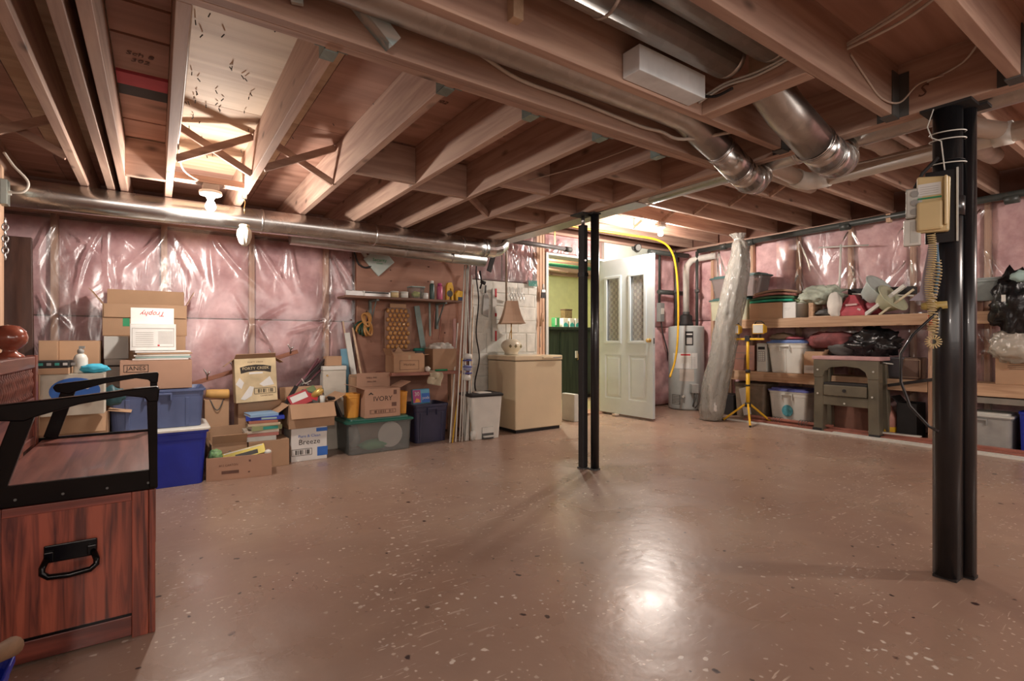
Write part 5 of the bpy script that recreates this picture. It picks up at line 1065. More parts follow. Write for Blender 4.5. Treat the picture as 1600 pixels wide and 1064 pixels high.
for k, dx in enumerate((-.06, .0, .07)): one(MB().blob((x0+.02+dx, 4.79, zl+.235+.01*(k == 1)), (.13, .16, .08), 20+k, .5, 1.8, 3), 'crumpled_paper', CLOTHW, ('crumpled white paper at the left of the heaped carton', 'crumpled white paper peaking in the middle of the heaped carton', 'crumpled white paper at the right of the heaped carton')[k], 'paper')
one(MB().blob((Xat(668, 4.72), 4.72, zl+.03), (.07, .08, .058), 31, .3), 'green_bottle', plain('bright_green_b', (.02, .28, .12), .4), 'bright green bottle lying between the two shelf cartons', 'bottle') if False else None
one(MB().tube([(Xat(680, 4.65), 4.645, zl+.012), (Xat(698, 4.65), 4.64, zl+.012)], .010, 10), 'green_stick', plain('bright_green_b', (.02, .28, .12), .4), 'bright green marker lying at the front of the lower shelf', 'marker')
t = MB().grid(lambda u, v: (Xat(680, 4.6)-.07+.14*u+.02*sin(v*5), 4.612-.02*v+.012*sin(u*9+v*3)+(.05 if v < .1 else 0), zl+.012-.155*v+.0*u+(.03*(1-u) if v > .5 else 0)), 14, 12).done('rag', plain('beige_rag', (.46, .40, .28), .9, bump=.03), recalc=False)
sm = t.modifiers.new('solid', 'SOLIDIFY'); sm.thickness = .006; tag(t, 'beige rag hanging over the edge of the lower shelf', 'rag')
one(MB().blob((Xat(670, 4.6), 4.63, zl+.03), (.05, .05, .05), 32, .3), 'white_glove', CLOTHW, 'small white crumpled rag beside the hanging beige rag', 'rag')
t = thing('glass_vase', 'teal-rimmed grey glass vase behind the shelf cartons', 'vase', (Xat(658, 4.92), 4.94, zl+.001)); MB().lathe([(.05, 0), (.055, .02), (.06, .14), (.07, .20)], seg=20).done('vase_body', plain('grey_glass', (.16, .19, .20), .2), t); MB().lathe([(.07, .2005), (.075, .215), (.06, .23)], seg=20, flute=.15, nf=6).done('rim', TEAL, t)
# leaning rods bundle right of shelves
t = thing('curtain_rods', 'bundle of thin white and yellow rods leaning by the wall shelves, bound with striped cloth', 'rods', (2.50, 4.45, 0)); o = Vector(t.location); random.seed(12)
rods = [((703, 692), (715, 505), WPLAS), ((707, 692), (722, 560), YEL), ((712, 690), (727, 400), WPLAS), ((718, 690), (731, 402), WPLAS), ((722, 690), (733, 400), WPLAS), ((726, 690), (729, 420), LGREY), ((731, 690), (737, 430), WPLAS), ((735, 688), (739, 445), WPALE), ((738, 690), (730, 440), LGREY), ((728, 690), (741, 480), WPLAS)]
for (a, b, m) in rods:
    A = Vector(flr(*a)); A.y = 4.42+random.random()*.05; A.x = Xat(a[0], A.y); A.z = .004; B_ = PB(b[0], b[1], 4.80+random.random()*.06)
    MB().tube([A-o, B_-o], random.uniform(.005, .009), 8).done('rod', m, t)
cz = [(PB(u, v, y)-o) for u, v, y in ((731, 557, 4.60), (730, 575, 4.58), (729, 590, 4.57))]
for k, c in enumerate(cz): MB().tube([c+Vector((.004, 0, .028)), c+Vector((0, 0, .0)), c-Vector((.004, 0, .028))], [.038, .046, .036], 14).done('cloth_band', (WPLAS, plain('navy_white_cloth', (.30, .34, .50), .8), WPLAS)[k], t)
for k, v in enumerate((563, 573, 583)): c = PB(730, v, 4.585)-o; MB().tube([c+Vector((0, -.002, .006)), c-Vector((0, .002, .006))], .049, 14).done('blue_stripe', plain('indigo', (.07, .09, .32), .7), t)
MB().blob(PB(739, 640, 4.46)-o, (.06, .05, .09), 7, .3).done('tag_cluster', WPLAS, t); MB().blob(PB(739, 684, 4.44)-o+Vector((0, 0, .02)), (.06, .05, .1), 8, .3).done('tag_cluster', LGREY, t)
# pedal trash bin
xt, wt = (Xat(739, 4.4)+Xat(787, 4.4))/2, Xat(787, 4.4)-Xat(739, 4.4)
t = thing('pedal_bin', 'white pedal trash bin with a black lid beside the freezer', 'trash bin', (xt, 4.55, 0), R(-4))
MB().loft([rrect(wt*.80, .26, .03, .0), rrect(wt*.96, .30, .03, .43)]).done('body', WPLAS, t, .003); MB().loft([rrect(wt*1.02, .32, .03, .431), rrect(wt*1.03, .33, .03, .45), rrect(wt*.96, .28, .03, .462)]).done('lid_rim', BLACKM, t); MB().loft([rrect(wt*.42, .22, .02, .4625), rrect(wt*.38, .2, .02, .468)]).done('lid_panel', WPLAS, t)
MB().box(-wt*.16, wt*.2, -.142, -.130, .0, .12).done('pedal_recess', DGREY, t, .003); MB().box(-wt*.14, wt*.18, -.175, -.1425, .02, .035).done('pedal', LGREY, t, .003)
MB().box(-wt*.16, wt*.2, -.1435, -.1422, .06, .119).done('recess_panel', WPLAS, t, .001)
# freezer
FXa, FXb, FYa, FYb = 3.15, 3.80, 4.47, 5.06
t = thing('chest_freezer', 'cream chest freezer with a flat lid standing by the doorway', 'freezer', (FXa, FYa, 0))
MB().box(0, .65, 0, .555, .035, .775).done('cabinet', CREAM, t, .010); MB().box(-.004, .654, -.006, .56, .782, .835).done('lid', CREAM, t, .010); MB().box(.003, .647, .003, .55, .7755, .7815).done('gasket', plain('gasket', (.20, .16, .11), .7), t)
MB().box(.36, .60, -.024, -.0065, .800, .818).done('handle', CREAM, t, .005); MB().box(.5, .62, -.0255, -.0245, .804, .814).done('badge', GREY, t); MB().box(.02, .63, .02, .57, 0, .034).done('kick_base', BLACKM, t)
# lamp
lp = PB(799, 545, 4.78); SH = plain('lamp_shade', (.52, .36, .25), .8, var=.04); CER = plain('ceramic_cream', (.66, .60, .46), .35, var=.06, coat=.4)
t = thing('table_lamp', 'table lamp with a square beige shade and patterned ceramic base on the freezer', 'lamp', (Xat(799, 4.88), 4.88, .836))
MB().lathe([(.06, 0), (.085, .004), (.075, .02), (.09, .045), (.118, .085), (.122, .115), (.10, .15), (.06, .175), (.03, .18)], seg=28).done('base', CER, t)
for an in (-130, -100, -60, -25): 
    a = R(an); c = Vector((.120*cos(a), .120*sin(a), .100)); q = Matrix.Translation(c) @ Matrix.Rotation(a+pi/2, 4, 'Z')
    MB(q).prism([(-.018, 0), (0, -.022), (.018, 0), (0, .022)], -.003, .003).done('diamond_motif', plain('olive_brown', (.16, .13, .05), .5), t)
MB().tube([(0, 0, .178), (0, 0, .42)], .007, 10).tube([(-.03, 0, .178), (-.02, 0, .25), (-.0, 0, .29)], .005, 8).done('stem', BRASS, t)
def sq(w, z, n=4): 
    r = []
    for i in range(4):
        a0, a1 = R(20+90*i), R(20+90*(i+1))
        for k in range(6): f = k/6; c = Vector((cos(a0), sin(a0), 0)).lerp(Vector((cos(a1), sin(a1), 0)), f); m_ = 1-.10*sin(pi*f); r.append((c.x*w*m_, c.y*w*m_, z))
    return r
pf = [(.200, .360), (.178, .385), (.140, .46), (.112, .54), (.095, .615)]
MB().loft([sq(w, z) for w, z in pf]+[sq(w-.005, z) for w, z in reversed(pf)], cap=False).done('shade', SH, t); MB().loft([sq(.202, .357), sq(.202, .366), sq(.199, .366), sq(.199, .357)], cap=False).loft([sq(.097, .612), sq(.097, .620), sq(.093, .620), sq(.093, .612)], cap=False).done('shade_trim', SH, t)
MB().lathe([(.006, .42), (.028, .43), (.030, .48), (.01, .52)], seg=14).done('bulb', WHITE, t)
MB().tube([(0, 0, .525), (0, 0, .645)], .004, 8).done('finial', BRASS, t)
# tools on the stone panel
def pegs(u, v, y=YB-.10): return PB(u, v, y)
pl = pegs(771, 492)
t = thing('spirit_level', 'aluminium level with red ends hanging on the white stone panel', 'level', pl); hh = (ZB(771, 452, pl.y)-ZB(771, 534, pl.y))/2
MB().box(-.025, .030, -.02, .0, -hh, hh).done('body', LGREY, t, .002); MB().box(.008, .032, -.024, -.0205, hh-.10, hh).box(.008, .032, -.024, -.0205, -hh, -hh+.12).box(.008, .032, -.024, -.0205, -.02, .02).done('red_vial_block', REDINK, t, .001, label='red vial blocks')
t = thing('putty_knife', 'dark rusty trowel hanging left of the aluminium level', 'tool', pegs(758, 478)); MB().prism([(-.04, -.10), (.04, -.13), (.05, .10), (.01, .16), (-.02, .12)], -.006, 0).done('blade', GREY, t, .001); MB().tube([(.0, -.004, .15), (.005, -.006, .24)], .011, 10).done('handle', DGREY, t)
t = thing('paint_brush', 'paint brush with black bristles hanging right end of the white stone panel', 'brush', pegs(849, 455, YB-.12)); MB().tube([(0, 0, .09), (0, 0, .02)], [.010, .014], 10).done('handle', WPLAS, t); MB().box(-.028, .028, -.01, .01, -.015, .02).done('ferrule', STEEL, t, .002); MB().prism([(-.028, -.016), (.028, -.016), (.036, -.085), (-.036, -.085)], -.010, .010).done('bristles', BLACKM, t)
t = thing('work_gloves', 'tan wooden handles hanging below the paint brush', 'tool', pegs(847, 500, YB-.12)); MB().tube([(0, 0, .09), (-.01, 0, .0), (-.025, 0, -.08)], [.008, .014, .010], 8).tube([(.01, 0, .06), (.015, 0, -.02)], .011, 8).done('handles', CARD, t); MB().tube([(-.02, 0, -.08), (-.035, 0, -.2), (-.03, .0, -.34)], .004, 6).done('cord', GREY, t)
t = thing('teal_pegs', 'teal plastic clips lined up on a rail above the white stone panel', 'clips', pegs(831, 443)); MB().box(-.07, .07, -.012, -.002, -.006, .006).done('rail', WPLAS, t)
for k in range(7): MB().beam((-.06+k*.02, -.02, .035), (-.055+k*.02, -.02, -.035), .010, .008).done('clip', TEAL, t, .001)
t = thing('wire_hanger', 'wire hooks hanging over the lamp on the white stone panel', 'hooks', pegs(806, 462))
for k in range(5): MB().tube([(-.09+k*.045, 0, .1), (-.10+k*.045, -.01, .0), (-.07+k*.045, -.01, -.05), (-.05+k*.045, 0, .03)], .0035, 6).done('wire_loop', STEEL, t)
t = thing('string_hank', 'hank of white string hanging above the lamp shade', 'string', pegs(804, 478))
for k in range(5): MB().tube([(.03*cos(q)+.014*k-.03, -.012-.003*k, .05*sin(q)-.01*k) for q in [2*pi*i/14 for i in range(15)]], .004, 6, cap=False).done('loop', CLOTHW, t)
one(MB().tube([pegs(791, 388, 4.6), pegs(791, 420, 4.75), pegs(791, 470, YB-.11)], .012, 10), 'thin_pipe', plain('copper_grey', (.36, .28, .22), .4, metal=.4), 'thin vertical pipe dropping from the duct in front of the stone panel', 'pipe')
one(MB().beam(pegs(764, 424, 4.46), pegs(771, 399, 4.46), .05, .015, (0, 1, 0)), 'dark_bracket', BLACKM, 'dark flat bracket hanging under the duct end', 'bracket')
# edge post and cables between plywood and stone
one(MB().box(2.905, 2.93, YB-.115, YB-.082, 0, HB-.04), 'corner_board', wood('dark_red_board', (.22, .09, .07), (.15, .06, .05), 'z'), 'dark red-brown vertical board between plywood and stone panel', 'board')
wire('black cable hanging down beside the stone panel', [PB(746, 400, 4.9), PB(744, 430, 4.95), PB(748, 470, 4.95), PB(744, 520, 4.95), PB(749, 560, 4.95), PB(742, 600, 4.95), PB(748, 630, 4.98), PB(745, 668, 4.98)], .008, BLACKM)
t = thing('hanging_cables', 'black cables and a plug hanging right of the leaning rods', 'cables', PB(750, 440, 4.95)); MB().tube([(0, 0, .12), (.0, -.02, .05), (.01, -.02, -.02), (.0, 0, -.08)], .010, 8).done('cable', BLACKM, t); MB().tube([(.0, -.02, -.0), (.05, -.03, -.02)], [.018, .022], 10).done('plug', BLACKM, t)
# ================================================================== RIGHT SIDE: water heater
hx, hy = 6.40, 4.72
EN = plain('grey_enamel', (.40, .43, .42), .4, var=.05)
t = thing('water_heater', 'grey cylindrical water heater with paper labels in the far corner', 'water heater', (hx, hy, 0))
MB().lathe([(.22, 0), (.245, .012), (.25, .03), (.25, 1.19), (.243, 1.205), (.18, 1.215), (.05, 1.217)], seg=40).done('tank', EN, t)
def onheat(an, z, w, h, m, nm, proud=.0015, lab=None):
    mb = MB(); a0 = R(an); n = 6; r = .25+proud; g = []
    for i in range(n+1):
        a = a0+(i/n-.5)*w/.25; g.append((cos(a), sin(a)))
    mb.loft([[(c*r, s*r, z) for c, s in g]+[(c*(r-.001), s*(r-.001), z) for c, s in reversed(g)], [(c*r, s*r, z+h) for c, s in g]+[(c*(r-.001), s*(r-.001), z+h) for c, s in reversed(g)]]); return mb.done(nm, m, t)
# direction to the camera from the heater is about -143 degrees; label angles around it
A0 = math.degrees(math.atan2(-hy, -hx))
onheat(A0+10, .93, .11, .20, BLACKM, 'black_label'); onheat(A0+10, .95, .075, .09, GREYINK, 'label_emblem', .0025); onheat(A0+10, 1.08, .08, .02, WHITE, 'label_text', .0025)
onheat(A0-4, .60, .36, .22, WHITE, 'energy_label'); onheat(A0-2, .67, .15, .15, WPLAS, 'warning_label', .003); onheat(A0-2, .785, .13, .022, REDINK, 'label_stripe', .004)
for k in range(5): onheat(A0-2, .69+k*.016, .11, .004, GREYINK, 'print_line', .004)
for k in range(7): onheat(A0+20, .62+k*.022, .09, .005, GREYINK, 'print_line', .003)
onheat(A0+2, .42, .20, .17, plain('cream_label', (.55, .50, .44), .6), 'instruction_label')
for k in range(6): onheat(A0+2, .44+k*.02, .16, .004, GREYINK, 'print_line', .003)
onheat(A0-35, .08, .14, .14, DGREY, 'vent_grille')
for k in range(6): onheat(A0-35, .09+k*.022, .12, .008, LGREY, 'grille_slat', .003)
d = Vector((cos(R(A0+22)), sin(R(A0+22)), 0)); o = d*.25
MB().cbox(o+d*.035+Vector((0, 0, .32)), (.10, .10, .13), (0, 0, R(A0+22))).done('gas_valve', GREY, t, .008)
MB().tube([o+d*.05+Vector((0, 0, .26)), o+d*.08+Vector((0, 0, .18)), o+d*.02+Vector((0, 0, .10)), o*.98+Vector((0, 0, .06))], .012, 8).tube([o+d*.05+Vector((.02, -.03, .26)), o+d*.07+Vector((.02, -.03, .10)), o+Vector((.02, -.02, .04))], .008, 8).done('gas_tube', DGREY, t)
d2 = Vector((cos(R(A0-8)), sin(R(A0-8)), 0)); MB().tube([d2*.25+Vector((0, 0, .20)), d2*.30+Vector((0, 0, .20))], [.022, .016], 12).done('drain_valve', LGREY, t)
MB().lathe([(.10, 1.217), (.10, 1.25), (.085, 1.28), (.085, 1.36), (.06, 1.38)], seg=20).done('draft_fan', BLACKM, t)
MB().tube([(0, 0, 1.375), (0, 0, 1.42)], .05, 16).done('coupling', DGREY, t)
MB().tube([(0, 0, 1.421), (.0, .0, 2.02), (.01, -.01, 2.10), (.05, -.05, 2.17), (.12, -.12, 2.20), (.20, -.35, 2.22)], .045, 18).done('vent_pipe', PVCW, t)
for (x, y, z1) in ((-.10, .10, 2.28), (.09, -.12, 2.30)):
    MB().tube([(x, y, 1.216), (x, y, z1)], .022, 10).done('water_pipe', ABS, t); MB().tube([(x, y, 1.7), (x, y, 1.75)], .032, 10).tube([(x-.02, y-.02, 1.72), (x-.05, y-.05, 1.72)], .014, 8).done('valve', DGREY, t)
t = thing('black_pipe', 'black pipe run above the water heater, level across the corner', 'pipe', (5.75, 4.86, 2.27)); MB().tube([(0, 0, 0), (.55, -.02, -.0), (.80, -.06, .0)], .035, 12).tube([(.35, 0, 0), (.35, .1, .0), (.4, .15, -.9)], .018, 8).done('pipe_run', ABS, t)
t = thing('black_pipe', 'short horizontal black pipe behind the heater flue', 'pipe', (6.1, 4.98, 1.72)); MB().tube([(0, 0, 0), (.5, -.05, 0)], .035, 12).done('pipe_run', ABS, t)
t = thing('electric_box', 'grey wall switch box with a dangling cord behind the open door', 'switch box', (6.17, YB-.115, 1.42)); MB().box(-.05, .05, -.07, 0, -.14, .14).done('box', plain('grey_box', (.24, .25, .24), .5), t, .006); MB().box(-.035, .035, -.078, -.0705, -.03, .06).done('cover', LGREY, t, .002)
MB().tube([(.02, -.03, -.14), (.04, -.04, -.30), (.12, -.06, -.55), (.16, -.06, -.72)], .009, 8).done('cord', BLACKM, t)
t = thing('wall_knob', 'white plastic cup hooked beside the water heater', 'cup', (6.02, 4.50, .95)) if False else None
# ---- plastic wrapped roll
P0, P1 = Vector((5.66, 3.88, .0)), Vector((6.08, 3.62, 2.33)); 
cps = [(1111, 655, 5.72), (1113, 640, 5.72), (1118, 600, 5.74), (1128, 560, 5.78), (1134, 520, 5.82), (1142, 480, 5.85), (1152, 430, 5.90), (1156, 400, 5.92), (1156, 380, 5.93), (1154, 374, 5.93), (1152, 366, 5.94)]
pts = [PR(u, v, x) for u, v, x in cps]; pts[0].z = .004
rad = [.12, .145, .15, .145, .150, .145, .135, .11, .08, .05, .095]
def wrapped(pts, rad, seg=44, seed=2, amp=.16):
    Q = []; Rr = []
    for i in range(len(pts)-1):
        for k in range(6): f = k/6; Q.append(pts[i].lerp(pts[i+1], f)); Rr.append(rad[i]*(1-f)+rad[i+1]*f)
    Q.append(pts[-1]); Rr.append(rad[-1]); rings = []
    for i, (p, r) in enumerate(zip(Q, Rr)):
        rg = []
        for k in range(seg):
            a = 2*pi*k/seg; n = mn.fractal(Vector((cos(a+i*.06)*1.8, sin(a+i*.06)*1.8, i*.05+seed)), 1, 2, 4); pl_ = .05*sin(9*a+i*.13)
            q = r*(1+amp*n+pl_+.10*mn.noise(Vector((cos(a)*5, sin(a)*5, i*.35+seed)))); rg.append((p.x+cos(a)*q, p.y+sin(a)*q, max(.002, p.z)))
        rings.append(rg)
    return MB().loft(rings, smooth=True)
t = thing('wrapped_umbrella', 'tall bundle wrapped in crinkled clear plastic leaning against the right-bay joists', 'wrapped bundle', pts[0])
L0_ = [p-pts[0] for p in pts]; wrapped(L0_, rad).done('plastic_wrap', BAGFILM, t); wrapped(L0_[:-2], [r*.82 for r in rad[:-2]], seed=7).done('inner_fabric', plain('grey_canvas', (.30, .30, .26), .8, var=.2, bump=.03), t)
MB().tube([L0_[9]+Vector((.048*cos(q), .048*sin(q), 0)) for q in [2*pi*i/14 for i in range(15)]], .006, 6).done('tie', CLOTHW, t)
MB().blob(L0_[1]+Vector((-.06, -.06, .06)), (.14, .12, .2), 9, .3).done('white_label', WHITE, t)
# ---- work light
bx_, by_ = 5.85, 3.44
t = thing('work_light_stand', 'yellow tripod work light with two lamp heads', 'work light', (bx_, by_, 0))
MB().tube([(0, 0, .20), (0, 0, .62)], .022, 14).tube([(0, 0, .62), (0, 0, 1.02)], .017, 14).done('pole', YEL, t)
MB().tube([(0, 0, .20), (0, 0, .25)], .035, 14).tube([(0, 0, .61), (0, 0, .65)], .028, 14).tube([(0, 0, .45), (0, 0, .47)], .026, 14).done('collar', BLACKM, t)
for an in (98, 215, 330):
    a = R(an); e = Vector((.30*cos(a), .30*sin(a), .012)); l_ = MB().beam((.025*cos(a), .025*sin(a), .235), e, .022, .022).done('leg', YEL, t, .002); MB().tube([e*.97+Vector((0, 0, 0)), e*1.03], .014, 8).done('foot_cap', BLACKM, l_)
MB().box(-.012, .012, -.20, .20, 1.005, 1.03).done('crossbar', YEL, t, .002); MB().box(-.02, .02, -.03, .03, .99, 1.06).done('bracket', BLACKM, t, .003)
for s in (-.155, .155):
    h = MB().hexa([(-.05, s-.072, 1.075), (-.05, s+.072, 1.075), (.06, s+.05, 1.095), (.06, s-.05, 1.095), (-.05, s-.072, 1.195), (-.05, s+.072, 1.195), (.06, s+.05, 1.17), (.06, s-.05, 1.17)]).done('lamp_head', YEL, t, .008)
    MB().box(-.054, -.0505, s-.06, s+.06, 1.087, 1.183).done('lamp_glass', WHITE if s > 0 else LGREY, h); MB().tube([(.0, s, 1.03), (.0, s, 1.075)], .012, 8).done('knuckle', BLACKM, h)
    MB().tube([(-.02, s-.06, 1.196), (-.03, s-.03, 1.225), (-.03, s+.03, 1.225), (-.02, s+.06, 1.196)], .006, 6).done('carry_handle', BLACKM, h)
# ---- shelf unit
sx0, sx1 = 6.22, 6.60; SWY = wood('shelf_lumber', (.56, .37, .23), (.40, .24, .14), 'y')
ya, yb_, yc = 4.13, 1.28, -.4
t = thing('storage_shelving', 'rough lumber storage shelving along the right wall', 'shelving', (sx0, ya, 0))
def shelf_deck(y0, y1, z0, z1): MB().box(0, .038, y0-ya, y1-ya, z0, z1).done('front_board', SWY, t, .003); return
for (y0, y1) in ((1.20, 4.09), ): shelf_deck(y1, y0, 1.155, 1.27)
MB().box(.04, sx1-sx0, 1.2-ya, 4.09-ya, 1.245, 1.268).done('deck', SWY, t)
for (y0, y1) in ((1.80, 4.05), (.0, 1.70)):
    MB().box(0, .038, y0-ya, y1-ya, .49, .605).done('front_board', SWY, t, .003); MB().box(.04, sx1-sx0, y0-ya, y1-ya, .58, .603).done('deck', SWY, t)
for (y, a, b, z) in ((ya, -.03, .03, 1.13), (1.76, -.045, .045, 1.154), (.4, -.03, .03, 1.0)):
    for x in (0, sx1-sx0-.045): MB().box(x+.039 if x == 0 else x, x+.08 if x == 0 else x+.045, y-ya+a, y-ya+b, .0, z if x == 0 else z).done('post', WZ, t, .003)
MB().box(-.0, .038, 0-.03, 0+.03, 0, 1.16).done('end_post', WZ, t, .003); MB().box(-.0, .0375, 1.715-ya, 1.795-ya, 0, .75).done('center_post', WZ, t, .003)
for y in (3.4, 2.7, 2.0): MB().box(.04, sx1-sx0-.05, y-ya-.02, y-ya+.02, 1.16, 1.244).box(.04, sx1-sx0-.05, y-ya-.02, y-ya+.02, .50, .579).done('cross_member', SWY, t, .002)
ZU, ZL = 1.271, .606
# floor strips: white trim and copper-brown siding
def strip(name, label, cat, x, y0, y1, w, z0, h, m, group=None, sk=0): return one(MB().hexa([(x, y0, z0), (x+w, y0, z0), (x+w+sk, y1, z0), (x+sk, y1, z0), (x, y0, z0+h), (x+w, y0, z0+h), (x+w+sk, y1, z0+h), (x+sk, y1, z0+h)]), name, m, label, cat, group, .002)
strip('white_trim_strip', 'long white trim strip on the floor before the right shelving, nearest the room', 'trim', 5.90, .6, 3.75, .05, .0, .018, WPLAS)
strip('white_trim_strip', 'second white trim strip on the floor just behind the first', 'trim', 5.965, .2, 2.55, .045, .0, .02, WPLAS, sk=-.005)
strip('siding_strip', 'brown-red siding strip lying behind the white trim strips', 'siding', 6.02, .0, 3.6, .07, .0, .03, COPPER)
strip('siding_strip', 'upper brown-red siding strip stacked against the shelving base', 'siding', 6.10, .2, 3.62, .06, .0, .05, COPPER)
strip('siding_strip', 'brown-red siding strip on top of the siding stack, tied with wire', 'siding', 6.055, 2.6, 3.55, .06, .051, .022, COPPER)
strip('white_offcut', 'short white offcut lying on the siding by the center post', 'offcut', 6.12, 1.83, 2.25, .06, .074-.023, .012, WPLAS, sk=-.06)
t = thing('wire_ties', 'dark wire rings around the siding strips', 'wire', (6.07, 2.9, .05))
for y in (-.06, -.03, 0, .03, .25, .28, .31, .34): MB().tube([(.055*cos(q), y, .034*sin(q)+.004) for q in [2*pi*i/14 for i in range(15)]], .003, 5, cap=False).done('ring', DGREY, t)
# ---- plastic workbench / sawhorse
OD = plain('olive_plastic', (.135, .12, .085), .3, var=.25, scale=4); PT = plain('pink_top', (.50, .30, .30), .6)
y0w, y1w = Yat(1275, 6.06), Yat(1378, 6.06); ww = y0w-y1w
t = thing('plastic_workbench', 'dark olive plastic folding workbench with a pinkish top before the shelving', 'workbench', (5.995, (y0w+y1w)/2, 0), -pi/2)
h_ = 1+(532-556)*6.0/ray(1320, 532)[0]*1.0; h_ = .81
for s in (-1, 1):
    MB().hexa([(s*ww/2-(.0 if s > 0 else -.0), 0, 0), (s*(ww/2-.10), 0, 0), (s*(ww/2-.10), .10, 0), (s*ww/2, .10, 0), (s*(ww/2-.01), 0, h_-.05), (s*(ww/2-.11), 0, h_-.05), (s*(ww/2-.11), .12, h_-.05), (s*(ww/2-.01), .12, h_-.05)]).done('leg', OD, t, .012)
    MB().hexa([(s*ww/2, .26, 0), (s*(ww/2-.08), .26, 0), (s*(ww/2-.08), .34, 0), (s*ww/2, .34, 0), (s*(ww/2-.01), .20, h_-.05), (s*(ww/2-.09), .20, h_-.05), (s*(ww/2-.09), .27, h_-.05), (s*(ww/2-.01), .27, h_-.05)]).done('leg', OD, t, .010)
    MB().box(s*(ww/2+.005), s*(ww/2-.09), -.012, .11, 0, .04).done('foot', BLACKM, t, .006)
arch = [(-ww/2+.10, h_-.21), (-ww/2+.125, h_-.14), (-ww/2+.18, h_-.10), (0, h_-.085), (ww/2-.18, h_-.10), (ww/2-.125, h_-.14), (ww/2-.10, h_-.21)]
up = [(-ww/2+.005, h_-.02), (ww/2-.005, h_-.02)]
MB().prism([(-ww/2+.005, h_-.21)]+arch+[(ww/2-.005, h_-.21)]+[(ww/2-.005, h_-.02), (-ww/2+.005, h_-.02)], -.006, .035).done('arched_front', OD, t, .004)
MB().box(-ww/2-.01, ww/2+.01, -.012, .36, h_-.019, h_+.02).done('top', PT, t, .008)
MB().box(-ww/2+.02, ww/2-.02, .005, .04, .30, .40).done('lower_brace', OD, t, .006)
MB().box(-ww/2+.11, ww/2-.11, -.012, .10, .405, .52).done('drawer_front', OD, t, .008); MB().box(-ww/2+.11, ww/2-.11, .0, .2, .521, .545).done('dark_tray', BLACKM, t, .003); MB().tube([(0, -.013, .465), (0, -.018, .465)], .018, 12).done('drawer_hole', BLACKM, t)
for x, z in ((-.0, .33), (-ww/2+.05, .68), (ww/2-.05, .68), (ww/2-.06, .42), (-ww/2+.05, .42)): MB().tube([(x, -.007, z), (x, -.012, z)], .010, 8).done('bolt', LGREY, t)
# ---- upper shelf contents
X1 = 6.26
tR('cream lidded tote at the far end of the top shelf, behind the plastic bundle', 1107, 1168, X1, .30, ZU, ZU+.30, plain('cream_tote', (.50, .50, .36), .4), lid=plain('teal_dark_lid', (.05, .12, .11), .4), ribs=0, taper=.9)
tR('clear tote with a dark lid, stacked on the cream tote', 1108, 1190, X1, .28, ZU+.302, ZU+.60, film('clear_pink_tote', .35, (.50, .42, .40), .2, (3, 3, 3), .001, .5), lid=plain('teal_dark_lid2', (.05, .12, .12), .4), ribs=0, handle=False, taper=.84)
cR('brown carton with folded bags on it, on the top shelf', 1171, 1222, X1, .3, ZU, ZU+.20)
(xx, yy), ww2 = LR(1172, 1238, X1, .3)
BAGS = [plain('green_black_bag', (.05, .13, .07), .4, var=.5), plain('teal_bag', (.02, .32, .20), .4, var=.4), plain('dark_red_bag', (.28, .12, .10), .5, var=.4), plain('brown_fabric', (.30, .19, .13), .7)]
for k, (m, l_) in enumerate(zip((BAGS[1], BAGS[0], BAGS[2], BAGS[3]), ('teal green folded bag, lowest on the brown top-shelf carton', 'dark green folded bag, second on the brown top-shelf carton', 'dark red folded bag, third on the brown top-shelf carton', 'brown folded bag, topmost over the brown top-shelf carton'))):
    def fn(u, v, s=1, k=k): return 0
    mb = MB(Matrix.Translation((xx-.0, yy-.02*k, ZU+.202+.032*k)) @ Matrix.Rotation(-pi/2, 4, 'Z'))
    n = 14; ring0 = []
    rings = []
    for i in range(n+1):
        x = (i/n-.5)*ww2; cz_ = .028*sin(pi*i/n)*(.4+k*.3)
        rings.append([(x, -.15, cz_), (x, -.16, cz_+.014), (x, -.15, cz_+.027), (x, .13, cz_+.027), (x, .13, cz_)])
    one(mb.loft(rings), 'folded_bag', m, l_, 'bag', 'folded bags on the top shelf')
t = cR('upright white paper folder right of the brown top-shelf carton', 1223, 1243, X1, .02, ZU, ZU+.19, mat=WHITE, prints=[('rect', -.02, .12, .07, .004, GREYINK), ('rect', -.02, .10, .05, .004, GREYINK)], name='paper_folder', cat='folder')
one(MB(Matrix.Translation((X1+.16, Yat(1238, X1)+.0, ZU+.0))).lathe([(.09, 0), (.11, .16), (.118, .165), (.118, .18), (.10, .182)], seg=22), 'bucket', LGREY, 'pale grey bucket behind the white paper folder on the top shelf', 'bucket')
one(MB(Matrix.Translation((X1+.14, Yat(1240, X1), ZU+.215))).blob((0, 0, 0), (.2, .20, .07), 3, .35), 'green_cloth', plain('pale_green_cloth', (.34, .42, .26), .8, var=.3), 'pale green crumpled cloth on the grey top-shelf bucket', 'cloth')
t = thing('wooden_crate', 'small open wooden crate under the crumpled plastic sheet', 'crate', (X1+.14, (Yat(1262, X1)+Yat(1308, X1))/2, ZU), -pi/2); cw = Yat(1262, X1)-Yat(1308, X1)
MB().box(-cw/2, cw/2, -.12, .12, 0, .012).done('base', WPALE, t); MB().box(-cw/2, -cw/2+.05, -.12, .12, .0125, .17).done('side_board', SWY, t, .002); MB().box(cw/2-.012, cw/2, -.12, .12, .0125, .17).done('side_board', SWY, t, .002)
MB().blob((.0, -.04, .05), (.24, .12, .07), 12, .5).done('contents', DGREY, t)
one(MB(Matrix.Translation((X1+.12, Yat(1276, X1), ZU+.25))).blob((0, 0, 0), (.24, .44, .20), 5, .55, 2.6, 4), 'plastic_sheet', CLOTHG, 'crumpled sage and white plastic sheet heaped on the small crate', 'sheet')
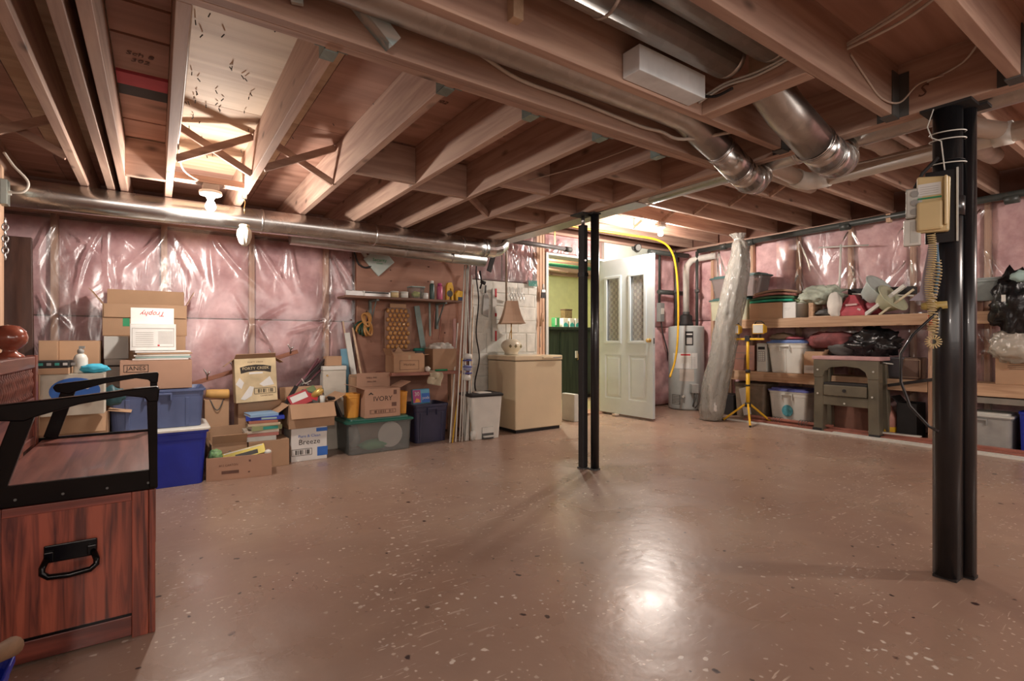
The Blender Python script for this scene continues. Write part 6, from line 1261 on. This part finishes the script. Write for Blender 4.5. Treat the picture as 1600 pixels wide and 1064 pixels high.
one(MB(Matrix.Translation((X1-.0, Yat(1304, X1), ZU+.12))).blob((0, 0, 0), (.06, .14, .26), 6, .4, 1.8, 3), 'plastic_sheet', CLOTHW, 'white end of the plastic sheet hanging down beside the red hopper', 'sheet')
yr = (Yat(1306, X1)+Yat(1351, X1))/2; wr_ = Yat(1306, X1)-Yat(1351, X1)
t = thing('red_hopper', 'red sloping plastic tray with worn white marks on the top shelf', 'tray', (X1+.1, yr, ZU), -pi/2)
MB().loft([[(-wr_/2, -.1, 0), (wr_/2, -.1, 0), (wr_/2, .14, 0), (-wr_/2, .14, 0)], [(-wr_/2, -.1, .04), (wr_/2, -.1, .04), (wr_/2, .14, .04), (-wr_/2, .14, .04)], [(-wr_*.16, -.02, .235), (wr_*.06, -.02, .235), (wr_*.06, .08, .235), (-wr_*.16, .08, .235)]]).done('body', plain('worn_red', (.42, .06, .08), .5, var=.25), t, .006)
MB().beam((-.05, -.078, .12), (.06, -.078, .125), .02, .025, (0, 1, 0)).beam((.07, -.09, .075), (.10, -.09, .06), .02, .012, (0, 1, 0)).done('worn_marks', plain('worn_pink', (.6, .42, .40), .6), t)
t = thing('red_hopper', 'dark red rounded tray right of the sloping red tray', 'tray', (X1+.16, Yat(1358, X1), ZU), -pi/2); MB().blob((0, 0, .08), (.22, .2, .17), 3, .1, 1, 3, .05).done('body', plain('dark_worn_red', (.30, .05, .07), .5), t)
t = thing('long_black_case', 'long flat black case lying above the red tray', 'case', (X1+.25, Yat(1312, X1), ZU+.255-.0)); MB().loft([[(-.05, 0, 0), (.05, 0, 0), (.05, 0, .06), (-.05, 0, .06)], [(-.05, -.62, -.04), (.05, -.62, -.04), (.05, -.62, .04), (-.05, -.62, .04)]]).done('case', BLACKM, t, .004); MB().beam((-.06, -.05, -.0), (-.06, -.62, -.06), .012, .015).done('white_edge', WPLAS, t)
# stack of lamp shades / basins
def cone(label, u, v, x, r0, r1, h, rot, m):
    t = thing('plastic_basin', label, 'basin', PR(u, v, x)); t.rotation_euler = rot
    MB().lathe([(r0, 0), (r1*.9, h*.85), (r1, h*.9), (r1, h), (r1*.96, h), (r0*.9, .012)], seg=28).done('basin_body', m, t); MB().lathe([(r1*1.01, h*.93), (r1*1.08, h*.95), (r1*1.08, h), (r1*1.01, h)], seg=28).done('rim', m, t); return t
cone('pale blue-white basin tilted at the back of the top shelf', 1358, 466, X1+.16, .10, .17, .17, (R(50), R(-15), 0), plain('blue_white', (.50, .58, .55), .4))
cone('pale green basin tilted in front of the blue-white basin', 1378, 478, X1+.10, .08, .16, .14, (R(52), R(-15), 0), plain('green_white', (.50, .52, .36), .4))
one(MB().beam(PR(1352, 492, X1+.03), PR(1414, 446, X1+.03), .035, .05, (1, 0, 0)), 'white_angle', WPLAS, 'white angled bar leaning across the blue-white basin', 'bar', bev=.003)
one(MB().beam(PR(1374, 492, X1-.0), PR(1428, 452, X1-.0), .02, .022, (1, 0, 0)), 'cream_bar', plain('cream_bar', (.62, .55, .38), .5), 'cream bar leaning in front of the pale green basin', 'bar', bev=.002)
# white T-shaped rod on the wall
t = thing('t_rod', 'white T-shaped metal rod leaning on the plastic above the red tray', 'rod', PR(1311, 463, XR-.22)); o = Vector(t.location)
MB().tube([(0, 0, 0), PR(1314, 382, XR-.16)-o], .012, 8).done('upright', WPLAS, t); MB().tube([PR(1279, 387, XR-.16)-o, PR(1357, 383, XR-.16)-o], .009, 8).done('crossbar', LGREY, t)
# right of post on the top shelf
tR('clear shallow tote right of the telephone posts on the top shelf', 1495, 1566, X1+.02, .3, ZU+.10, ZU+.31, plain('clear_blue_tote', (.36, .42, .41), .25, alpha=.8), lid=None, ribs=0, handle=False, taper=.62)
cR('small brown wooden box under the clear shallow tote', 1492, 1521, X1, .3, ZU, ZU+.099, mat=plain('red_brown_wood', (.36, .19, .12), .7), name='wooden_box')
one(MB(Matrix.Translation((X1-.02, Yat(1590, X1), ZU+.05))).blob((0, 0, 0), (.26, .30, .52), 8, .5, 3.2, 4), 'garbage_bag', BAGB, 'large crumpled black bag slumping off the right end of the top shelf', 'bag')
one(MB(Matrix.Translation(PR(1596, 432, X1-.12))).blob((0, 0, 0), (.12, .14, .1), 9, .3), 'teal_bag', TEALP, 'pale teal packet on top of the large black bag', 'packet')
one(MB(Matrix.Translation(PR(1568, 466, X1-.17))).box(-.002, .002, -.014, .014, -.03, .03), 'white_tag', WPLAS, 'small white tag on the large black bag', 'tag')
# shelf between: middle contents
tt = tR('white tote with a blue lid rim on the lower shelf, cloth heaped on it', 1197, 1256, X1, .34, ZL, ZL+.40, WPLAS, lid=plain('mid_blue_lid', (.10, .18, .42), .4), ribs=1, taper=.80)
t = thing('radio', 'pale grey electronic unit with a dark display on the lower shelf', 'device', (X1+.08, (Yat(1181, X1)+Yat(1196, X1))/2, ZL), -pi/2); rw = Yat(1181, X1)-Yat(1196, X1)
MB().box(-rw/2, rw/2, -.06, .10, 0, .36).done('casing', LGREY, t, .006); MB().box(-rw*.35, rw*.35, -.0625, -.0603, .28, .315).done('display', BLACKM, t); MB().box(-rw*.38, rw*.38, -.062, -.0603, .13, .26).done('keypad', GREY, t)
for j in range(5):
    for i in range(3): MB().box(-rw*.3+i*rw*.22, -rw*.3+i*rw*.22+rw*.15, -.0635, -.0621, .14+j*.023, .155+j*.023).done('button', WPLAS, t)
for k, (u, v, sx, sy, sz, m, l_) in enumerate(((1222, 527, .2, .26, .10, CLOTHB, 'olive and white cloth heaped on the blue-rimmed tote'), (1240, 529, .2, .22, .06, plain('pink_red_cloth', (.38, .10, .12), .8, var=.4), 'red cloth spread over the right of the blue-rimmed tote'), (1280, 528, .2, .20, .045, plain('coral_cloth', (.60, .16, .15), .7), 'coral red cloth strip right of the blue-rimmed tote'), (1300, 532, .26, .55, .20, plain('dark_red_mass', (.20, .06, .06), .7, var=.5), 'dark red heap behind the folding workbench'), (1320, 545, .25, .35, .2, DGREY, 'dark heap at the back of the lower shelf above the workbench'))):
    p = PR(u, v, X1+.15); one(MB(Matrix.Translation(p)).blob((0, 0, 0), (sx, sy, sz), 30+k, .4, 2.2, 3), 'heaped_cloth', m, l_, 'cloth')
cR('brown carton with a white label on the lower shelf beside the workbench', 1256, 1285, X1-.03, .3, ZL, ZL+.235, prints=[('rect', -.02, .06, .16, .09, WHITE, 'paper_label'), ('rect', -.02, .075, .12, .005, GREYINK, 'print_line'), ('rect', -.02, .055, .12, .005, GREYINK, 'print_line'), ('rect', .05, .17, .018, .05, INK)], open_=True, flaps={'front': (.05, -50), 'right': (.06, 30)})
one(MB(Matrix.Translation((X1+.08, Yat(1364, X1+.08), ZL+.36))).blob((0, 0, 0), (.30, .44, .30), 40, .45, 3.4, 4), 'garbage_bag', BAGB, 'shiny black knotted garbage bag on the lower shelf', 'bag')
t = thing('grey_pot', 'dark grey round pot with a handle on the lower shelf behind the workbench', 'pot', (X1+.12, Yat(1400, X1+.12), ZL)); MB().lathe([(.10, 0), (.13, .03), (.14, .20), (.146, .205), (.146, .22), (.13, .222)], seg=28).done('body', plain('pot_grey', (.07, .07, .08), .35), t); MB().tube([(-.135, .05, .15), (-.19, .07, .17), (-.2, .02, .16), (-.14, -.02, .15)], .008, 8).done('handle', LGREY, t)
one(MB(Matrix.Translation((X1+.05, Yat(1342, X1+.05), ZL+.185))).lathe([(.12, 0), (.125, .01), (.11, .02)], seg=22), 'teal_cover', TEAL, 'teal plastic cover under the knotted black bag', 'cover')
t = cR('dark brown framed crate near the center post on the lower shelf', 1408, 1434, X1+.02, .25, ZL, ZL+.22, mat=plain('dark_crate', (.12, .07, .05), .7), name='wooden_box', prints=[('frame', 0, .11, .18, .18, WPALE)])
one(MB().beam(PR(1388, 602, sx0-.03), PR(1458, 593, sx0-.03), .03, .03, (1, 0, 0)), 'dark_bar', BLACKM, 'dark flat metal bar fixed across the center post', 'bar')
cR('pale brown carton with a plastic bag over it at the right picture edge', 1555, 1640, X1-.02, .3, ZL, ZL+.36, mat=CARD, prints=[('rect', -.03, .17, .12, .004, INK, 'print_line'), ('rect', -.03, .155, .12, .004, INK, 'print_line'), ('rect', -.03, .14, .10, .004, INK, 'print_line')])
one(MB(Matrix.Translation((X1-.02, Yat(1590, X1-.02), ZL+.34))).blob((0, 0, 0), (.22, .34, .30), 44, .35, 2.2, 4), 'plastic_bag', film('hazy_bag', .55, (.62, .60, .50), .25, (12, 12, 8), .02), 'hazy clear plastic bag draped over the right-edge carton', 'bag')
one(MB(Matrix.Translation((X1+.16, Yat(1545, X1+.2), ZL+.16))).blob((0, 0, 0), (.2, .5, .32), 45, .3, 2, 3), 'dark_bundle', plain('dark_maroon', (.16, .06, .06), .8, var=.4), 'dark maroon bundle behind the thick post on the lower shelf', 'bundle') if False else None
# under the lower shelf
tR('white tote with a blue lid on the floor under the shelving, round sticker on front', 1199, 1262, X1+.0, .34, 0, .42, WPLAS, lid=plain('violet_blue_lid', (.12, .14, .42), .4), ribs=0, taper=.84)
(xx, yy), wq = LR(1199, 1262, X1, .3)
st_ = MB(Matrix.Translation((X1+.012, yy+.0, .15)) @ Matrix.Rotation(-pi/2, 4, 'Z')).prism([(.065*cos(q), .07*sin(q)) for q in [2*pi*i/20 for i in range(20)]], -.004, .0).done('round_sticker', plain('blue_sticker', (.10, .40, .48), .5, var=.4, scale=30)); tag(st_, 'round blue sticker on the white tote under the shelf', 'sticker')
tR('brown translucent tote on the floor behind the work light legs', 1145, 1196, X1+.03, .34, 0, .45, plain('brown_clear', (.22, .17, .12), .3, var=.25), lid=None, ribs=0, handle=False, taper=.86)
one(MB().beam(PR(1168, 648, 6.2), PR(1160, 606, 6.24), .10, .008, (1, 0, 0)), 'white_paper', WHITE, 'white paper sheet leaning on the brown translucent tote', 'paper')
t = cR('dark box under the shelf between the bundle and the brown tote', 1122, 1146, X1+.05, .25, 0, .27, mat=BLACKM, name='dark_box')
cR('brown cardboard piece standing on the lower shelf behind the work light pole', 1144, 1179, X1+.15, .06, ZL, ZL+.33, mat=plain('red_brown_card', (.24, .12, .09), .8), prints=[('rect', 0, .15, .26, .006, DGREY), ('rect', 0, .23, .26, .006, DGREY)])
one(MB().beam(PR(1142, 585, 6.19), PR(1146, 530, 6.19), .035, .012, (1, 0, 0)), 'black_strap', BLACKM, 'black tapered strap hanging from the lower shelf by the bundle', 'strap') 
t = thing('orange_bottle', 'red-orange bottle with a yellow label on the floor beside the workbench', 'bottle', (X1+.08, Yat(1388, X1+.08), 0)); MB().lathe([(.085, 0), (.09, .02), (.09, .19), (.06, .25), (.035, .28), (.035, .31), (.03, .315)], seg=18).done('body', plain('terracotta_plastic', (.36, .15, .11), .5), t); MB().lathe([(.0912, .05), (.0912, .10)], seg=18, cap=False).done('label_band', YEL, t)
cR('open black crate on the floor between the bottle and the center post', 1401, 1432, X1+.02, .26, 0, .36, mat=BLACKM, open_=True, name='dark_crate', flaps={'left': (.08, 40)})
cR('red-brown carton on the floor behind the workbench', 1296, 1370, X1+.08, .25, 0, .33, mat=plain('redbrown_carton', (.20, .09, .06), .8))
tR('grey lidded tote on the floor under the right shelving', 1478, 1582, X1+.0, .34, 0, .335, GREY, lid=LGREY, ribs=0, taper=.93)
one(MB(Matrix.Translation((X1+.02, (Yat(1512, X1)+Yat(1640, X1))/2, .42))).box(0, .3, -.35, .30, 0, .055), 'white_shelf_board', plain('grey_white_board', (.42, .42, .37), .6), 'pale grey board tucked just under the right lower shelf', 'board', bev=.003)
for y in (.35, 1.0): MB(Matrix.Translation((X1+.1, y, 0))).box(-.02, .02, -.02, .02, .605-.115, .605-.116).b.free()
tR('bright blue tote on the floor at the right picture edge', 1590, 1660, X1+.0, .34, 0, .37, BLUE, ribs=0, handle=False, taper=.9)
